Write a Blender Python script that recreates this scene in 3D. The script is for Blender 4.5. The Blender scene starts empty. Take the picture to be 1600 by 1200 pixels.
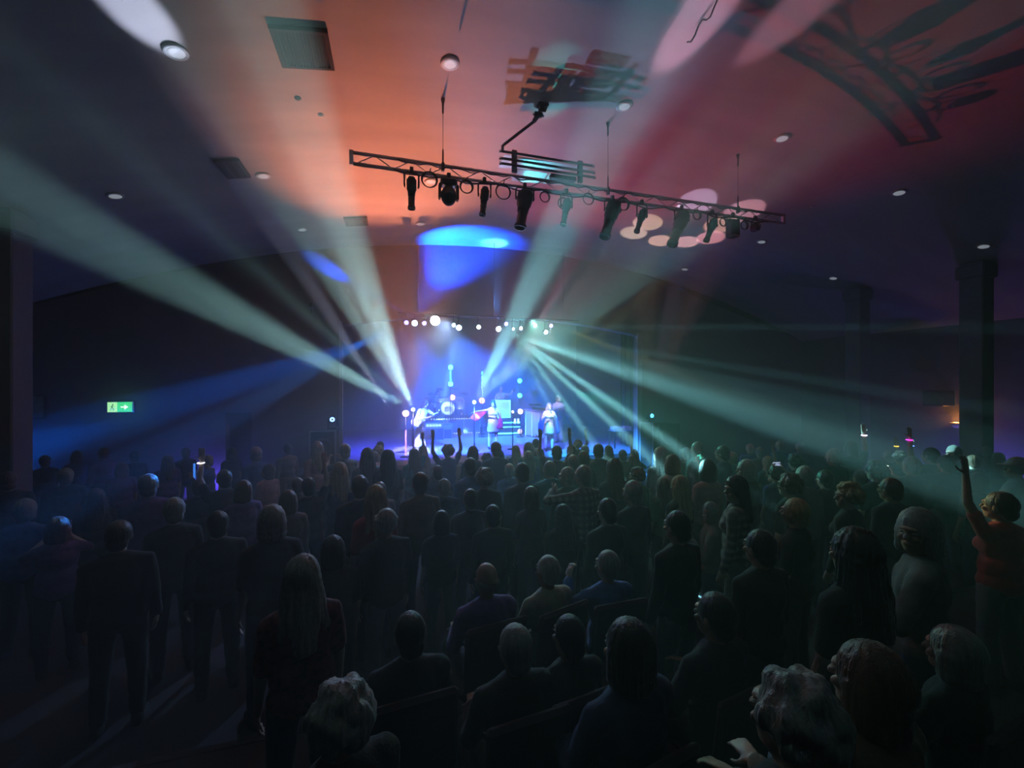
import bpy, bmesh, math, random
from mathutils import Vector, Matrix, Quaternion, noise
from math import sin, cos, pi, radians, sqrt, atan2
sc = bpy.context.scene
C = sc.collection
random.seed(7)
# ---------------------------------------------------------------- camera
CX, CZ, F = -3.33, 2.9, 640.0
YAW = math.atan2(.276, .961)
FX, FY = sin(YAW), cos(YAW)
cam = bpy.data.cameras.new('camera'); cam.sensor_width = 36; cam.lens = 36*F/1600
cam.clip_start = .05; cam.clip_end = 100
camo = bpy.data.objects.new('camera', cam); C.objects.link(camo)
camo.location = (CX, 0, CZ); camo.rotation_euler = (pi/2, 0, -YAW)
sc.camera = camo
def P(px, py, d):
    """world point seen at photograph pixel px,py at depth d metres"""
    x = (px-800)/F*d
    return Vector((CX + FY*x + FX*d, -FX*x + FY*d, CZ - (py-600)/F*d))
def on_y(px, py, y):
    k = -FX*(px-800)/F + FY
    return P(px, py, y/k)
def on_z(px, py, z):
    return P(px, py, (CZ-z)*F/(py-600))
def on_ceil(px, py):
    d = .1
    while d < 30:
        q = P(px, py, d)
        if q.z >= 7.1-.0175*q.x*q.x: break
        d += .02
    return q
# ---------------------------------------------------------------- world, exposure, sampling
w = bpy.data.worlds.new('world'); sc.world = w; w.use_nodes = True
w.node_tree.nodes['Background'].inputs[0].default_value = (.10, .12, .3, 1)
w.node_tree.nodes['Background'].inputs[1].default_value = 0.0
sc.view_settings.view_transform = 'Standard'; sc.view_settings.look = 'None'
sc.view_settings.gamma = 1; sc.view_settings.use_curve_mapping = False
sc.view_settings.exposure = 0.0
cy = sc.cycles
cy.max_bounces = 4; cy.diffuse_bounces = 1; cy.glossy_bounces = 2; cy.transmission_bounces = 4
cy.volume_bounces = 0; cy.transparent_max_bounces = 8
cy.use_denoising = True; cy.use_light_tree = True
cy.sample_clamp_direct = 0; cy.sample_clamp_indirect = 3
cy.caustics_reflective = False; cy.caustics_refractive = False
# ---------------------------------------------------------------- stage lighting (lamps at the places of the fixtures, crowd fills added)
def spot(name, loc, target, power, col, ang, blend=.25, rad=.03, smooth=0.):
    l = bpy.data.lights.new(name, 'SPOT'); l.energy = power; l.color = col
    l.spot_size = radians(ang); l.spot_blend = blend; l.shadow_soft_size = rad
    if smooth:   # wide front lens: the light does not thin out as fast close to the fixture
        l.use_nodes = True; nt = l.node_tree; fo = nt.nodes.new('ShaderNodeLightFalloff'); fo.inputs['Strength'].default_value = 1; fo.inputs['Smooth'].default_value = smooth
        nt.links.new(fo.outputs['Quadratic'], nt.nodes['Emission'].inputs['Strength'])
    o = bpy.data.objects.new(name, l); C.objects.link(o)
    o.location = loc
    o.rotation_euler = (Vector(target)-Vector(loc)).to_track_quat('-Z', 'Y').to_euler()
    return o
def point(name, loc, power, col, rad=.08):
    l = bpy.data.lights.new(name, 'POINT'); l.energy = power; l.color = col; l.shadow_soft_size = rad
    o = bpy.data.objects.new(name, l); C.objects.link(o); o.location = loc
    return o
K = 1.0
YL = 13.3
def fan(src, beams, k=.7, smooth=3.):
    for (ex, ey, ed, pw, col, ang) in beams:
        spot('beam_lamp', src, P(ex, ey, ed), pw*K*k, col, ang, .4, .06, smooth)
TEAL = (.27, .80, .85); PALE = (.42, .84, .84); BLUE = (.0, .16, 1.); WARM = (1., .35, .16); LAV = (.6, .6, .95)
S1 = on_y(645, 640, YL); S2 = on_y(741, 628, YL+.5); S3 = on_y(801, 643, YL+.5)
S7U = on_y(648, 498, 11.4)
S4 = on_y(806, 517, 11.6); S5 = on_y(747, 511, 11.6); S6 = on_y(711, 508, 11.6)
S7 = on_y(648, 504, 11.6); S8 = on_y(716, 512, 11.6); S9 = on_y(779, 514, 11.6); S10 = on_y(680, 501, 11.55)
DN = Vector((0, -.03, -.16))
S4 += DN; S5 += Vector((0, -.1, 0)); S6 += DN+Vector((.03, -.1, -.04)); S7 += DN; S8 += DN; S9 += DN
# left fan, towards the upper left: each beam leaves the picture before it meets the ceiling
fan(S1, [(405, 0, 3.3, 95000, PALE, 4.6), (338, 0, 3.2, 40000, PALE, 2.0), (262, 0, 3.1, 60000, PALE, 3.4),
         (0, 60, 2.5, 26000, PALE, 1.2), (0, 45, 2.4, 4000, PALE, 3.), (60, 325, 5.2, 50000, PALE, 6.6), (60, 305, 5.2, 26000, PALE, 3.2), (80, 370, 5.8, 20000, PALE, 2.4)], .75)
# middle fan, towards the upper right
fan(S2, [(1050, 0, 3.4, 80000, TEAL, 4.6), (1160, 0, 3.5, 44000, TEAL, 1.5), (1275, 0, 2.7, 36000, TEAL, 2.8), (1350, 0, 2.6, 22000, TEAL, 1.2),
         (1500, 0, 2.2, 32000, TEAL, 3.4), (1600, 20, 2.1, 26000, TEAL, 1.6), (1420, 0, 2.6, 16000, (.8, .6, .72), 3.)], .8)
fan(S3, [(1000, 425, 7, 22000, (.7, .95, .35), 1.6), (1010, 460, 7, 20000, (.75, .9, .5), 1.4)])
# beams from the lamps on the bar above the stage front
fan(S4, [(1080, 775, 6, 200000, TEAL, 1.5), (1080, 715, 6, 200000, TEAL, 1.5), (925, 780, 8, 130000, TEAL, 1.3), (990, 780, 7, 130000, TEAL, 1.6), (1150, 640, 6, 60000, TEAL, 3.2)], 1.3, 2.)
fan(S5, [(1330, 672, 8, 60000, TEAL, 3.6), (1280, 636, 8, 50000, TEAL, 4.6), (1060, 511, 9, 80000, TEAL, 1.2), (1060, 560, 9, 80000, TEAL, 1.6)], .6, 2.)
fan(S6, [(698, 600, 15, 200000, TEAL, 2.6), (722, 610, 15, 130000, TEAL, 1.4), (742, 640, 14, 200000, TEAL, 1.5)], 1.3, 1.)
spot('beam_lamp', S7U, on_y(545, 438, 12.1), 7000*K, (0, .08, 1), 10, .9)
fan(S7, [(585, 532, 11, 60000, BLUE, 9), (650, 690, 14.0, 11000, (.75, .72, .85), 21),
         (720, 700, 15, 60000, (.02, .12, 1), 36)])
spot('beam_lamp', S7U, on_y(722, 372, 11.9), 17000*K, (0, .07, 1), 56, .9, .03, 2.)
fan(S8, [(790, 640, 15, 50000, BLUE, 8), (740, 630, 18, 42000, (.02, .16, 1), 46)])
fan(S9, [(792, 690, 18, 30000, (.01, .25, 1), 30), (920, 700, 13.5, 30000, (.02, .25, .7), 36)])
spot('beam_lamp', S9-DN*2, on_y(772, 360, 11.9), 4000*K, (.05, .3, 1), 22, .7)
# violet and blue wash on the stage from the small lamps of the bar
for px_, tx, pw_ in ((635, 610, 1), (663, 660, 1), (791, 780, 1.2), (836, 860, 1.), (861, 930, 1)):
    spot('wash_lamp', on_y(px_, 506, 11.55), on_y(tx, 700, 15.5), 7000*pw_*K, (.07, .09, 1), 60, .8, .03, 3.)
for p_, c_, e_ in ((S10, (1, .97, .9), 9), (S7, (.2, .4, 1), 5), (S5, (.5, 1, 1), 1), (S9, (.3, .5, 1), 3), (S6, (.5, .9, 1), 1), (S1, (.6, 1, 1), 2), (S2, (.6, 1, 1), 3)):
    point('lamp_glow', p_-Vector((0, .12, 0)), e_*K, c_, .05)
# orange blinders on the stage floor throw the orange onto the hall ceiling
OR = [on_y(634, 646, 13.2), on_y(707, 622, 18.3), on_y(753, 626, 18.1), on_y(815, 640, 16.8)]
for i, p in enumerate(OR): point('blinder_lamp', p-Vector((0, .12, 0)), [11, 26, 24, 12][i]*K, (1, .30, .04), .06)
spot('ceiling_wash_lamp', OR[0]+Vector((0, -.1, 0)), on_ceil(620, 275), 8000*K, (1, .27, .12), 44, .95, .05, 22.)
spot('ceiling_wash_lamp', on_y(700, 640, 13.2), on_ceil(1000, 270), 2500*K, (1, .06, .12), 44, .95, .05, 22.)
spot('ceiling_wash_lamp', S2+Vector((.1, -.05, 0)), on_ceil(870, 130), 3000*K, (.36, .5, .95), 27, .9, .012, 16.)
spot('ceiling_wash_lamp', S3+Vector((.1, -.05, 0)), on_y(850, 250, 6.25), 3200*K, (.1, 1, 1), 5.0, .6, .02)
# white beam that grazes the ceiling at the upper left, pink ones at the upper right
spot('beam_lamp', on_y(610, 640, 13.3), on_ceil(215, 20), 16000*K, (.62, .72, 1), 3.4, .7)
spot('beam_lamp', on_y(815, 560, 13.3), on_ceil(1095, 25), 9000*K, (1, .5, .75), 4.2, .7)
spot('beam_lamp', on_y(815, 560, 13.3), on_ceil(1260, 5), 5000*K, (1, .4, .6), 4.0, .8)
# bunch of overlapping pink and orange patches behind the right half of the truss
for gx, gy, gc in ((1012, 362, (1, .72, .55)), (990, 378, (1, .75, .6)), (1032, 390, (1, .6, .5)), (1072, 392, (1, .55, .6)), (1110, 385, (1, .4, .5)), (1088, 330, (.8, .6, 1)), (1125, 365, (1, .5, .4)), (1160, 345, (1, .45, .6))):
    spot('beam_lamp', on_y(1010, 640, 12.05), on_ceil(gx, gy-14), 4200*K, gc, 7, .2, .02, 30.)
# front light on the performers
for px_, py_, d_, e_, c_ in ((770, 650, 14.5, 5000, (1, .95, .9)), (858, 655, 14.1, 4000, (1, .95, .8)), (868, 640, 17, 5000, (.85, .8, 1)), (700, 640, 19.3, 6000, (.6, .7, 1)), (785, 620, 19, 6000, (.7, .65, 1)), (837, 660, 17, 5000, (.75, .75, 1))):
    spot('front_lamp', S10+DN*2 if px_ < 820 else on_y(861, 509, 11.5), P(px_, py_, d_), e_*.5*K, c_, 9 if d_ < 16 else 12, .6)
# teal and blue light thrown on the audience from the stage
spot('audience_light', on_y(900, 612, 12.2), P(1330, 712, 5.5), 900*K, (.06, .85, .75), 15, .9)
spot('audience_light', on_y(900, 612, 12.2), P(1100, 715, 7), 900*K, (.12, .75, .5), 16, .9)
spot('audience_light', on_y(640, 612, 12.2), P(350, 720, 5.5), 900*K, (.03, .25, 1), 14, .9)
spot('audience_light', on_y(700, 500, 11.5), P(640, 730, 6.5), 1100*K, (.3, .5, .9), 50, .9)  # fill added to brighten the dark left middle of the crowd
spot('audience_light', on_y(830, 500, 11.5), P(1000, 740, 6.), 1000*K, (.25, .75, .6), 50, .9)  # greenish fill, likewise added for the right middle of the crowd
spot('audience_light', on_y(610, 512, 11.5), P(38, 825, 3.8), 9000*K, (.03, .25, 1), 5, .6)
# violet uplight by the side wall between the right pillars
point('uplight', Vector((11.3, 6.9, .4)), 60*K, (.20, .10, 1), .1)
point('uplight', Vector((-7.9, 12.0, .3)), 40*K, (.12, .08, 1), .1)
spot('audience_light', on_y(880, 512, 11.5), P(1522, 775, 3.5), 2600*K, (1, .85, .25), 3.2, .8)
# ---------------------------------------------------------------- materials
def mat(name, col, rough=.6, metal=0., var=.12, scale=12., bump=0., bscale=60., sheen=0., emit=None, es=0., stretch=None, coat=0.):
    m = bpy.data.materials.new(name); m.use_nodes = True
    nt = m.node_tree; b = nt.nodes['Principled BSDF']
    b.inputs['Roughness'].default_value = rough; b.inputs['Metallic'].default_value = metal
    b.inputs['Base Color'].default_value = (*col, 1)
    if coat: b.inputs['Coat Weight'].default_value = coat
    if sheen:
        b.inputs['Sheen Weight'].default_value = sheen; b.inputs['Sheen Roughness'].default_value = .35
        b.inputs['Sheen Tint'].default_value = (*[min(1, c*.5+.4) for c in col], 1)
    tc = nt.nodes.new('ShaderNodeTexCoord'); mp = nt.nodes.new('ShaderNodeMapping')
    nt.links.new(tc.outputs['Object'], mp.inputs[0])
    if stretch: mp.inputs['Scale'].default_value = stretch
    if var:
        n = nt.nodes.new('ShaderNodeTexNoise'); n.inputs['Scale'].default_value = scale; n.inputs['Detail'].default_value = 3
        r = nt.nodes.new('ShaderNodeValToRGB')
        r.color_ramp.elements[0].position = .3; r.color_ramp.elements[1].position = .7
        r.color_ramp.elements[0].color = (*[c*(1-var) for c in col], 1)
        r.color_ramp.elements[1].color = (*[min(1, c*(1+var)) for c in col], 1)
        nt.links.new(mp.outputs[0], n.inputs['Vector']); nt.links.new(n.outputs['Fac'], r.inputs[0])
        nt.links.new(r.outputs[0], b.inputs['Base Color'])
    if bump:
        n2 = nt.nodes.new('ShaderNodeTexNoise'); n2.inputs['Scale'].default_value = bscale; n2.inputs['Detail'].default_value = 2
        bp = nt.nodes.new('ShaderNodeBump'); bp.inputs['Strength'].default_value = bump; bp.inputs['Distance'].default_value = .01
        nt.links.new(mp.outputs[0], n2.inputs['Vector']); nt.links.new(n2.outputs['Fac'], bp.inputs['Height'])
        nt.links.new(bp.outputs[0], b.inputs['Normal'])
    if emit:
        b.inputs['Emission Color'].default_value = (*emit, 1); b.inputs['Emission Strength'].default_value = es
    return m
M = {}
M['plaster'] = mat('ceiling_plaster', (.62, .56, .53), .85, var=.12, scale=1.3, bump=.35, bscale=2.5, stretch=(.35, 1.6, 1))
M['wall'] = mat('painted_wall', (.20, .19, .23), .8, var=.1, scale=3, bump=.1)
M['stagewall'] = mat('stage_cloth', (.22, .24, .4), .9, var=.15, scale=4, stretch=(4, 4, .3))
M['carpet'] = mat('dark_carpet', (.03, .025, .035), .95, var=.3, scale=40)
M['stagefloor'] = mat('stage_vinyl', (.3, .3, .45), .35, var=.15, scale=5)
M['black'] = mat('black_metal', (.018, .018, .02), .42, .2, var=.15)
M['blackmatt'] = mat('black_board', (.03, .03, .035), .7, var=.2, scale=8)
M['alu'] = mat('aluminium', (.55, .55, .58), .35, .9, var=.08)
M['chrome'] = mat('chrome', (.75, .75, .78), .18, 1., var=0)
M['cable'] = mat('cable_rubber', (.02, .02, .022), .5, var=0)
M['white'] = mat('white_enamel', (.8, .8, .78), .4, var=.04)
M['lens'] = mat('dark_lens', (.05, .07, .09), .08, 0, var=0, coat=.6)
M['diffuser'] = mat('lamp_diffuser', (.85, .85, .85), .45, var=.03, emit=(.8, .9, 1), es=.32)
M['grille'] = mat('vent_metal', (.06, .05, .05), .9, 0, var=.1)
M['curtain'] = mat('dark_curtain', (.03, .03, .05), .95, var=.25, scale=6, sheen=.2)
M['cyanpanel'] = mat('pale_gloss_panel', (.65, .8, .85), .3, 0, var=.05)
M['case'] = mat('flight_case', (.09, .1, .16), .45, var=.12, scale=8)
M['wood'] = mat('painted_wood', (.5, .46, .62), .5, var=.08)
def emat(name, col, s, base=(.8, .8, .8)):
    return mat(name, base, .4, var=0, emit=col, es=s)
# ---------------------------------------------------------------- mesh helpers
class MB:
    def __init__(s): s.v = []; s.f = []; s.sm = []
    def add(s, vs, fs, smooth=False):
        k = len(s.v); s.v += [Vector(v) for v in vs]
        s.f += [tuple(i+k for i in f) for f in fs]; s.sm += [smooth]*len(fs); return s
    def box(s, c, size, rot=None, bev=0.):
        c = Vector(c); x, y, z = [q/2 for q in size]
        if bev <= 0:
            vs = [Vector((a*x, b*y, d*z)) for a in (-1, 1) for b in (-1, 1) for d in (-1, 1)]
            fs = [(0, 1, 3, 2), (4, 6, 7, 5), (0, 4, 5, 1), (2, 3, 7, 6), (0, 2, 6, 4), (1, 5, 7, 3)]
        else:
            bm = bmesh.new(); bmesh.ops.create_cube(bm, size=1)
            for v in bm.verts: v.co = Vector((v.co.x*2*x, v.co.y*2*y, v.co.z*2*z))
            bmesh.ops.bevel(bm, geom=bm.edges[:], offset=bev, segments=1, affect='EDGES')
            bm.verts.index_update()
            vs = [v.co.copy() for v in bm.verts]; fs = [tuple(v.index for v in f.verts) for f in bm.faces]; bm.free()
        if rot is not None: vs = [rot @ v for v in vs]
        return s.add([v+c for v in vs], fs)
    def ring_loft(s, rings, closed=True, smooth=True, caps=True):
        n = len(rings[0]); vs = [p for r in rings for p in r]; fs = []
        for i in range(len(rings)-1):
            for j in range(n if closed else n-1):
                k = (j+1) % n
                fs.append((i*n+j, i*n+k, (i+1)*n+k, (i+1)*n+j))
        if caps and closed:
            fs.append(tuple(range(n))[::-1]); fs.append(tuple(range((len(rings)-1)*n, len(rings)*n)))
        return s.add(vs, fs, smooth)
    def tube(s, pts, r, n=8, smooth=True, closed=False):
        pts = [Vector(p) for p in pts]; rings = []; up = None
        for i, p in enumerate(pts):
            if closed: t = pts[(i+1) % len(pts)]-pts[i-1]
            else: t = (pts[min(i+1, len(pts)-1)]-pts[max(i-1, 0)])
            t.normalize()
            if up is None: up = t.orthogonal().normalized()
            else:
                up = (up - t*up.dot(t))
                if up.length < 1e-5: up = t.orthogonal()
                up.normalize()
            b = t.cross(up); rr = r[i] if isinstance(r, (list, tuple)) else r
            rings.append([p+(up*cos(2*pi*j/n)+b*sin(2*pi*j/n))*rr for j in range(n)])
        if closed: rings.append(rings[0]); return s.ring_loft(rings, caps=False, smooth=smooth)
        return s.ring_loft(rings, smooth=smooth)
    def lathe(s, prof, origin=(0, 0, 0), axis=(0, 0, 1), n=16, smooth=True, caps=True):
        q = Vector((0, 0, 1)).rotation_difference(Vector(axis).normalized()); o = Vector(origin)
        return s.ring_loft([[o + q @ Vector((r*cos(2*pi*j/n), r*sin(2*pi*j/n), z)) for j in range(n)] for r, z in prof], smooth=smooth, caps=caps)
    def prism(s, poly, a, b, plane='xz'):
        """poly in plane, extruded between a and b along the other axis"""
        def mk(p, t): return Vector((p[0], t, p[1])) if plane == 'xz' else (Vector((p[0], p[1], t)) if plane == 'xy' else Vector((t, p[0], p[1])))
        n = len(poly)
        return s.add([mk(p, a) for p in poly]+[mk(p, b) for p in poly],
                     [tuple(range(n))[::-1], tuple(range(n, 2*n))]+[(i, (i+1) % n, (i+1) % n+n, i+n) for i in range(n)])
    def mesh(s, name, m=None):
        me = bpy.data.meshes.new(name); me.from_pydata(s.v, [], s.f)
        me.polygons.foreach_set('use_smooth', s.sm); me.validate(); me.update()
        bm = bmesh.new(); bm.from_mesh(me); bmesh.ops.recalc_face_normals(bm, faces=bm.faces); bm.to_mesh(me); bm.free()
        if m: me.materials.append(m)
        return me
def link(name, me, parent=None, loc=None):
    o = bpy.data.objects.new(name, me); C.objects.link(o)
    if parent: o.parent = parent
    if loc is not None: o.location = loc
    return o
def obj(name, mb, m, parent=None, loc=None):
    return link(name, mb.mesh(name, m), parent, loc)
def struct(name, mb, m, parent=None):
    o = obj(name, mb, m, parent)
    if not parent: o['kind'] = 'structure'
    return o
def tag(o, label, cat, group=None):
    o['label'] = label; o['category'] = cat
    if group: o['group'] = group
    return o
def thing(name, label, cat, loc=(0, 0, 0), rz=0, group=None):
    o = bpy.data.objects.new(name, None); C.objects.link(o); o.location = loc; o.rotation_euler = (0, 0, rz)
    o.empty_display_size = .1
    return tag(o, label, cat, group)
def dup(root, loc, rot=None, label=None, group=None):
    r = root.copy(); C.objects.link(r); r.location = loc
    if rot is not None: r.rotation_euler = rot
    if label: r['label'] = label
    if group: r['group'] = group
    for ch in list(root.children):
        c = ch.copy(); C.objects.link(c); c.parent = r
        for g in ch.children:
            d = g.copy(); C.objects.link(d); d.parent = c
    return r
# ---------------------------------------------------------------- the room (x across, y towards the stage)
HW, YF, YB = 12.0, 12.3, -3.0
def vault(x): return 7.1 - .0175*x*x
def on_ceiling(px, py):
    k = (P(px, py, 1)-Vector((CX, 0, CZ)))
    lo, hi = .1, 40
    for _ in range(50):
        m_ = (lo+hi)/2; p = Vector((CX, 0, CZ))+k*m_
        if p.z < vault(p.x): lo = m_
        else: hi = m_
    return Vector((CX, 0, CZ))+k*lo
mb = MB(); xs = [HW*(-1+2*i/48)*1.02 for i in range(49)]
n = len(xs)
mb.prism([(x, vault(x)) for x in xs]+[(x, vault(x)+.25) for x in xs[::-1]], YB-.3, YF+.0)
struct('ceiling', mb, M['plaster'])
mb = MB().box((0, 4.6, -.1), (24.4, 15.6, .2)); struct('floor', mb, M['carpet'])
mb = MB().box((0, .12, .225), (23.9, 6.14, .45)).box((0, -.87, .675), (23.9, 4.15, .45))
mb.box((0, 3.2, .44), (23.9, .05, .03)).box((0, 1.22, .89), (23.9, .05, .03))
struct('floor_seating_tier', mb, M['carpet'])
struct('wall_left', MB().box((-HW-.15, 4.6, 2.6), (.3, 15.6, 5.4)), M['wall'])
struct('wall_right', MB().box((HW+.15, 4.6, 2.6), (.3, 15.6, 5.4)), M['wall'])
struct('wall_back', MB().prism([(-HW, 0), (HW, 0)]+[(x, vault(x)) for x in xs[::-1]], YB-.3, YB), M['wall'])
# proscenium wall with its low arched opening
PW, HZ, HC = 4.75, 4.55, .45
def arch(x): return HZ + HC*(1-(x/PW)**2)
mb = MB()
axs = [-PW+2*PW*i/24 for i in range(25)]
doorx = (-7.55, -6.95)   # dark doorway left of the stage
mb.prism([(-HW, 0), (doorx[0], 0), (doorx[0], vault(doorx[0])), (-HW, vault(HW))], YF, YF+.35)
mb.prism([(doorx[0], 2.15), (doorx[1], 2.15), (doorx[1], vault(doorx[1])), (doorx[0], vault(doorx[0]))], YF, YF+.35)
mb.prism([(doorx[1], 0), (-PW, 0), (-PW, vault(PW)), (doorx[1], vault(doorx[1]))], YF, YF+.35)
mb.prism([(PW, 0), (HW, 0), (HW, vault(HW)), (PW, vault(PW))], YF, YF+.35)
for i in range(24):
    a, b = axs[i], axs[i+1]
    mb.prism([(a, arch(a)), (b, arch(b)), (b, vault(b)), (a, vault(a))], YF, YF+.35)
struct('wall_front', mb, M['wall'])
struct('door_1', MB().box(((doorx[0]+doorx[1])/2, YF+.3, 1.07), (.6, .05, 2.14)), M['blackmatt'])
M['pale_trim'] = mat('pale_trim', (.42, .4, .5), .6, var=.06)
for nm, sx, wd in (('trim_1', -1, .09), ('trim_2', 1, .17)):
    struct(nm, MB().box((sx*(PW-wd/2+.05), YF-.03, 2.55), (wd, .1, 4.2)), M['pale_trim'])
mb = MB()
for i in range(24):
    a, b = axs[i], axs[i+1]
    mb.prism([(a, arch(a)-.02), (b, arch(b)-.02), (b, arch(b)+.07), (a, arch(a)+.07)], YF-.05, YF)
struct('trim_3', mb, M['wall'])
struct('baseboard_left', MB().box((-HW+.02, 7.5, .1), (.04, 9.4, .2)), M['blackmatt'])
struct('baseboard_right', MB().box((HW-.02, 7.5, .1), (.04, 9.4, .2)), M['blackmatt'])
k = 0
for x, y in ((9.2, 8.4), (9.2, 5.95), (-9.2, 8.4), (-9.2, 5.6)):
    k += 1
    mb = MB().box((x, y, vault(x)/2+.0), (.4, .4, vault(x)-.0), bev=.02).box((x, y, .1), (.48, .48, .2)).box((x, y, vault(x)-.22), (.5, .5, .3), bev=.03)
    struct('trim_%d' % (k+3), mb, M['wall'])
# stage house
SZ, YS, YC = .6, 12.0, 21.6
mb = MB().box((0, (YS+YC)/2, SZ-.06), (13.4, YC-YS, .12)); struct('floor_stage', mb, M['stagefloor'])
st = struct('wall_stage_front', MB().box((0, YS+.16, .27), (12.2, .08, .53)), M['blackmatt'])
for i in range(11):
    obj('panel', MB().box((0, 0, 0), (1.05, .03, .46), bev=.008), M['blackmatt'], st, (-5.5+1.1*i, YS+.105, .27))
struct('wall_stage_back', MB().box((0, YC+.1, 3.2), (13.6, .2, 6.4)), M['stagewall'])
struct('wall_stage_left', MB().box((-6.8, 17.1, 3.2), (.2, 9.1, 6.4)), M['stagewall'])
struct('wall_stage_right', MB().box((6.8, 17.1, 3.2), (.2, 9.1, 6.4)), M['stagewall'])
struct('ceiling_stage', MB().box((0, 17.1, 6.5), (13.8, 9.1, .2)), M['blackmatt'])
def curtain(name, x0, x1, y0, y1, z0, z1, label, waves=9):
    mb = MB(); N = waves*8; r0 = []; r1 = []
    for i in range(N+1):
        t = i/N; a = .05*sin(t*waves*2*pi)
        x = x0+(x1-x0)*t; y = y0+(y1-y0)*t
        L = sqrt((x1-x0)**2+(y1-y0)**2); nx, ny = -(y1-y0)/L, (x1-x0)/L
        r0.append(Vector((x+nx*a*1.3, y+ny*a*1.3, z0))); r1.append(Vector((x+nx*a, y+ny*a, z1)))
    mb.add(r0+r1+[p+Vector((0, .02, 0)) for p in r0]+[p+Vector((0, .02, 0)) for p in r1],
           [(i, i+1, N+1+i+1, N+1+i) for i in range(N)]+[(2*(N+1)+i, 3*(N+1)+i, 3*(N+1)+i+1, 2*(N+1)+i+1) for i in range(N)], True)
    return tag(obj(name, mb, M['curtain']), label, 'curtain')
curtain('side_curtain', -6.6, -5.0, 13.6, 13.9, SZ, 6.2, 'dark pleated stage curtain hanging in the wing on the left of the stage')
curtain('side_curtain', 5.0, 6.6, 13.9, 13.6, SZ, 6.2, 'dark pleated stage curtain hanging in the wing on the right of the stage')
# haze filling the hall
mb = MB().box((0, 9.4, 3.45), (23.7, 24.2, 7.8))
hz = bpy.data.materials.new('stage_haze'); hz.use_nodes = True; nt = hz.node_tree; nt.nodes.clear()
vs_ = nt.nodes.new('ShaderNodeVolumeScatter'); vs_.inputs['Density'].default_value = .055; vs_.inputs['Anisotropy'].default_value = .35
ou = nt.nodes.new('ShaderNodeOutputMaterial'); nt.links.new(vs_.outputs[0], ou.inputs['Volume'])
ho = tag(obj('haze', mb, hz), 'thin grey theatre haze filling the whole hall and stage', 'haze'); ho['kind'] = 'stuff'
# ---------------------------------------------------------------- people
def capsule(mb, a, b, ra, rb, n=10):
    a, b = Vector(a), Vector(b); d = b-a; L = max(d.length, 1e-5)
    prof = [(ra*sin(t*pi/8), -ra*cos(t*pi/8)) for t in (0.15, 1, 2, 3, 4)] + [(rb*cos(t*pi/8), L+rb*sin(t*pi/8)) for t in (0, 1, 2, 3, 3.85)]
    mb.lathe(prof, a, d if d.length > 1e-5 else (0, 0, 1), n)
def ell(mb, c, r, rot=None, n=14, m=9):
    c = Vector(c); rings = []
    for i in range(m+1):
        ph = pi*(i/m) if 0 < i < m else (.04 if i == 0 else pi-.04)
        rings.append([Vector((r[0]*sin(ph)*cos(2*pi*j/n), r[1]*sin(ph)*sin(2*pi*j/n), -r[2]*cos(ph))) for j in range(n)])
    rings = [[(rot @ p if rot is not None else p)+c for p in q] for q in rings]
    mb.ring_loft(rings)
def remesh(mb, name, m, vox=.01, smooth=2, groove=0.):
    me = mb.mesh(name); o = bpy.data.objects.new('tmp', me); C.objects.link(o)
    r = o.modifiers.new('r', 'REMESH'); r.mode = 'VOXEL'; r.voxel_size = vox; r.use_smooth_shade = True
    if smooth:
        s_ = o.modifiers.new('s', 'SMOOTH'); s_.iterations = smooth; s_.factor = .5
    dg = bpy.context.evaluated_depsgraph_get()
    out = bpy.data.meshes.new_from_object(o.evaluated_get(dg)); out.name = name
    bpy.data.objects.remove(o); bpy.data.meshes.remove(me)
    if groove:
        out.update()
        for v in out.vertices:
            p = v.co; a = atan2(p.y, p.x)
            f = noise.noise(Vector((a*9, p.z*5, 3)))+.6*noise.noise(Vector((a*24, p.z*9, 7)))
            v.co = p + v.normal*groove*f
    out.polygons.foreach_set('use_smooth', [True]*len(out.polygons))
    out.materials.clear(); out.materials.append(m); out.update()
    return out
def hand(mb, wrist, h, n_, curl=.35, side=1, s=1.):
    """h: towards the fingers, n_: palm normal; side: +1 thumb on the n x h side"""
    h = Vector(h).normalized(); n_ = Vector(n_); n_ = (n_-h*n_.dot(h)).normalized(); t = n_.cross(h)*side
    w = Vector(wrist)
    R = Matrix((t, h, n_)).transposed()
    ell(mb, w+h*.045*s, (.038*s, .055*s, .016*s), R)
    for i, (o, L) in enumerate(((.029, .075), (.010, .084), (-.010, .078), (-.028, .06))):
        p = w+h*.085*s+t*o*s
        d1 = (h*cos(curl*.6)+n_*sin(curl*.6)+t*o*3).normalized(); q = p+d1*L*.5*s
        d2 = (h*cos(curl*2.)+n_*sin(curl*2.)+t*o*3).normalized(); e = q+d2*L*.5*s
        capsule(mb, p-h*.02, q, .0095*s, .009*s, 6); capsule(mb, q, e, .009*s, .0075*s, 6)
    b = w+h*.02*s+t*.028*s; q = b+(h*.5+t*.75+n_*.25).normalized()*.04*s; e = q+(h*.85+t*.3+n_*.35).normalized()*.035*s
    capsule(mb, b, q, .012*s, .0105*s, 6); capsule(mb, q, e, .0105*s, .0085*s, 6)
SH = 1.392
HD = 1.07   # head size
def arm_pts(side, up, fo, lean=(0, 0, 0)):
    sh = Vector((side*.185, 0, SH))+Vector(lean); e = sh+Vector(up).normalized()*.285; w = e+Vector(fo).normalized()*.25
    return sh, e, w
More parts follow.
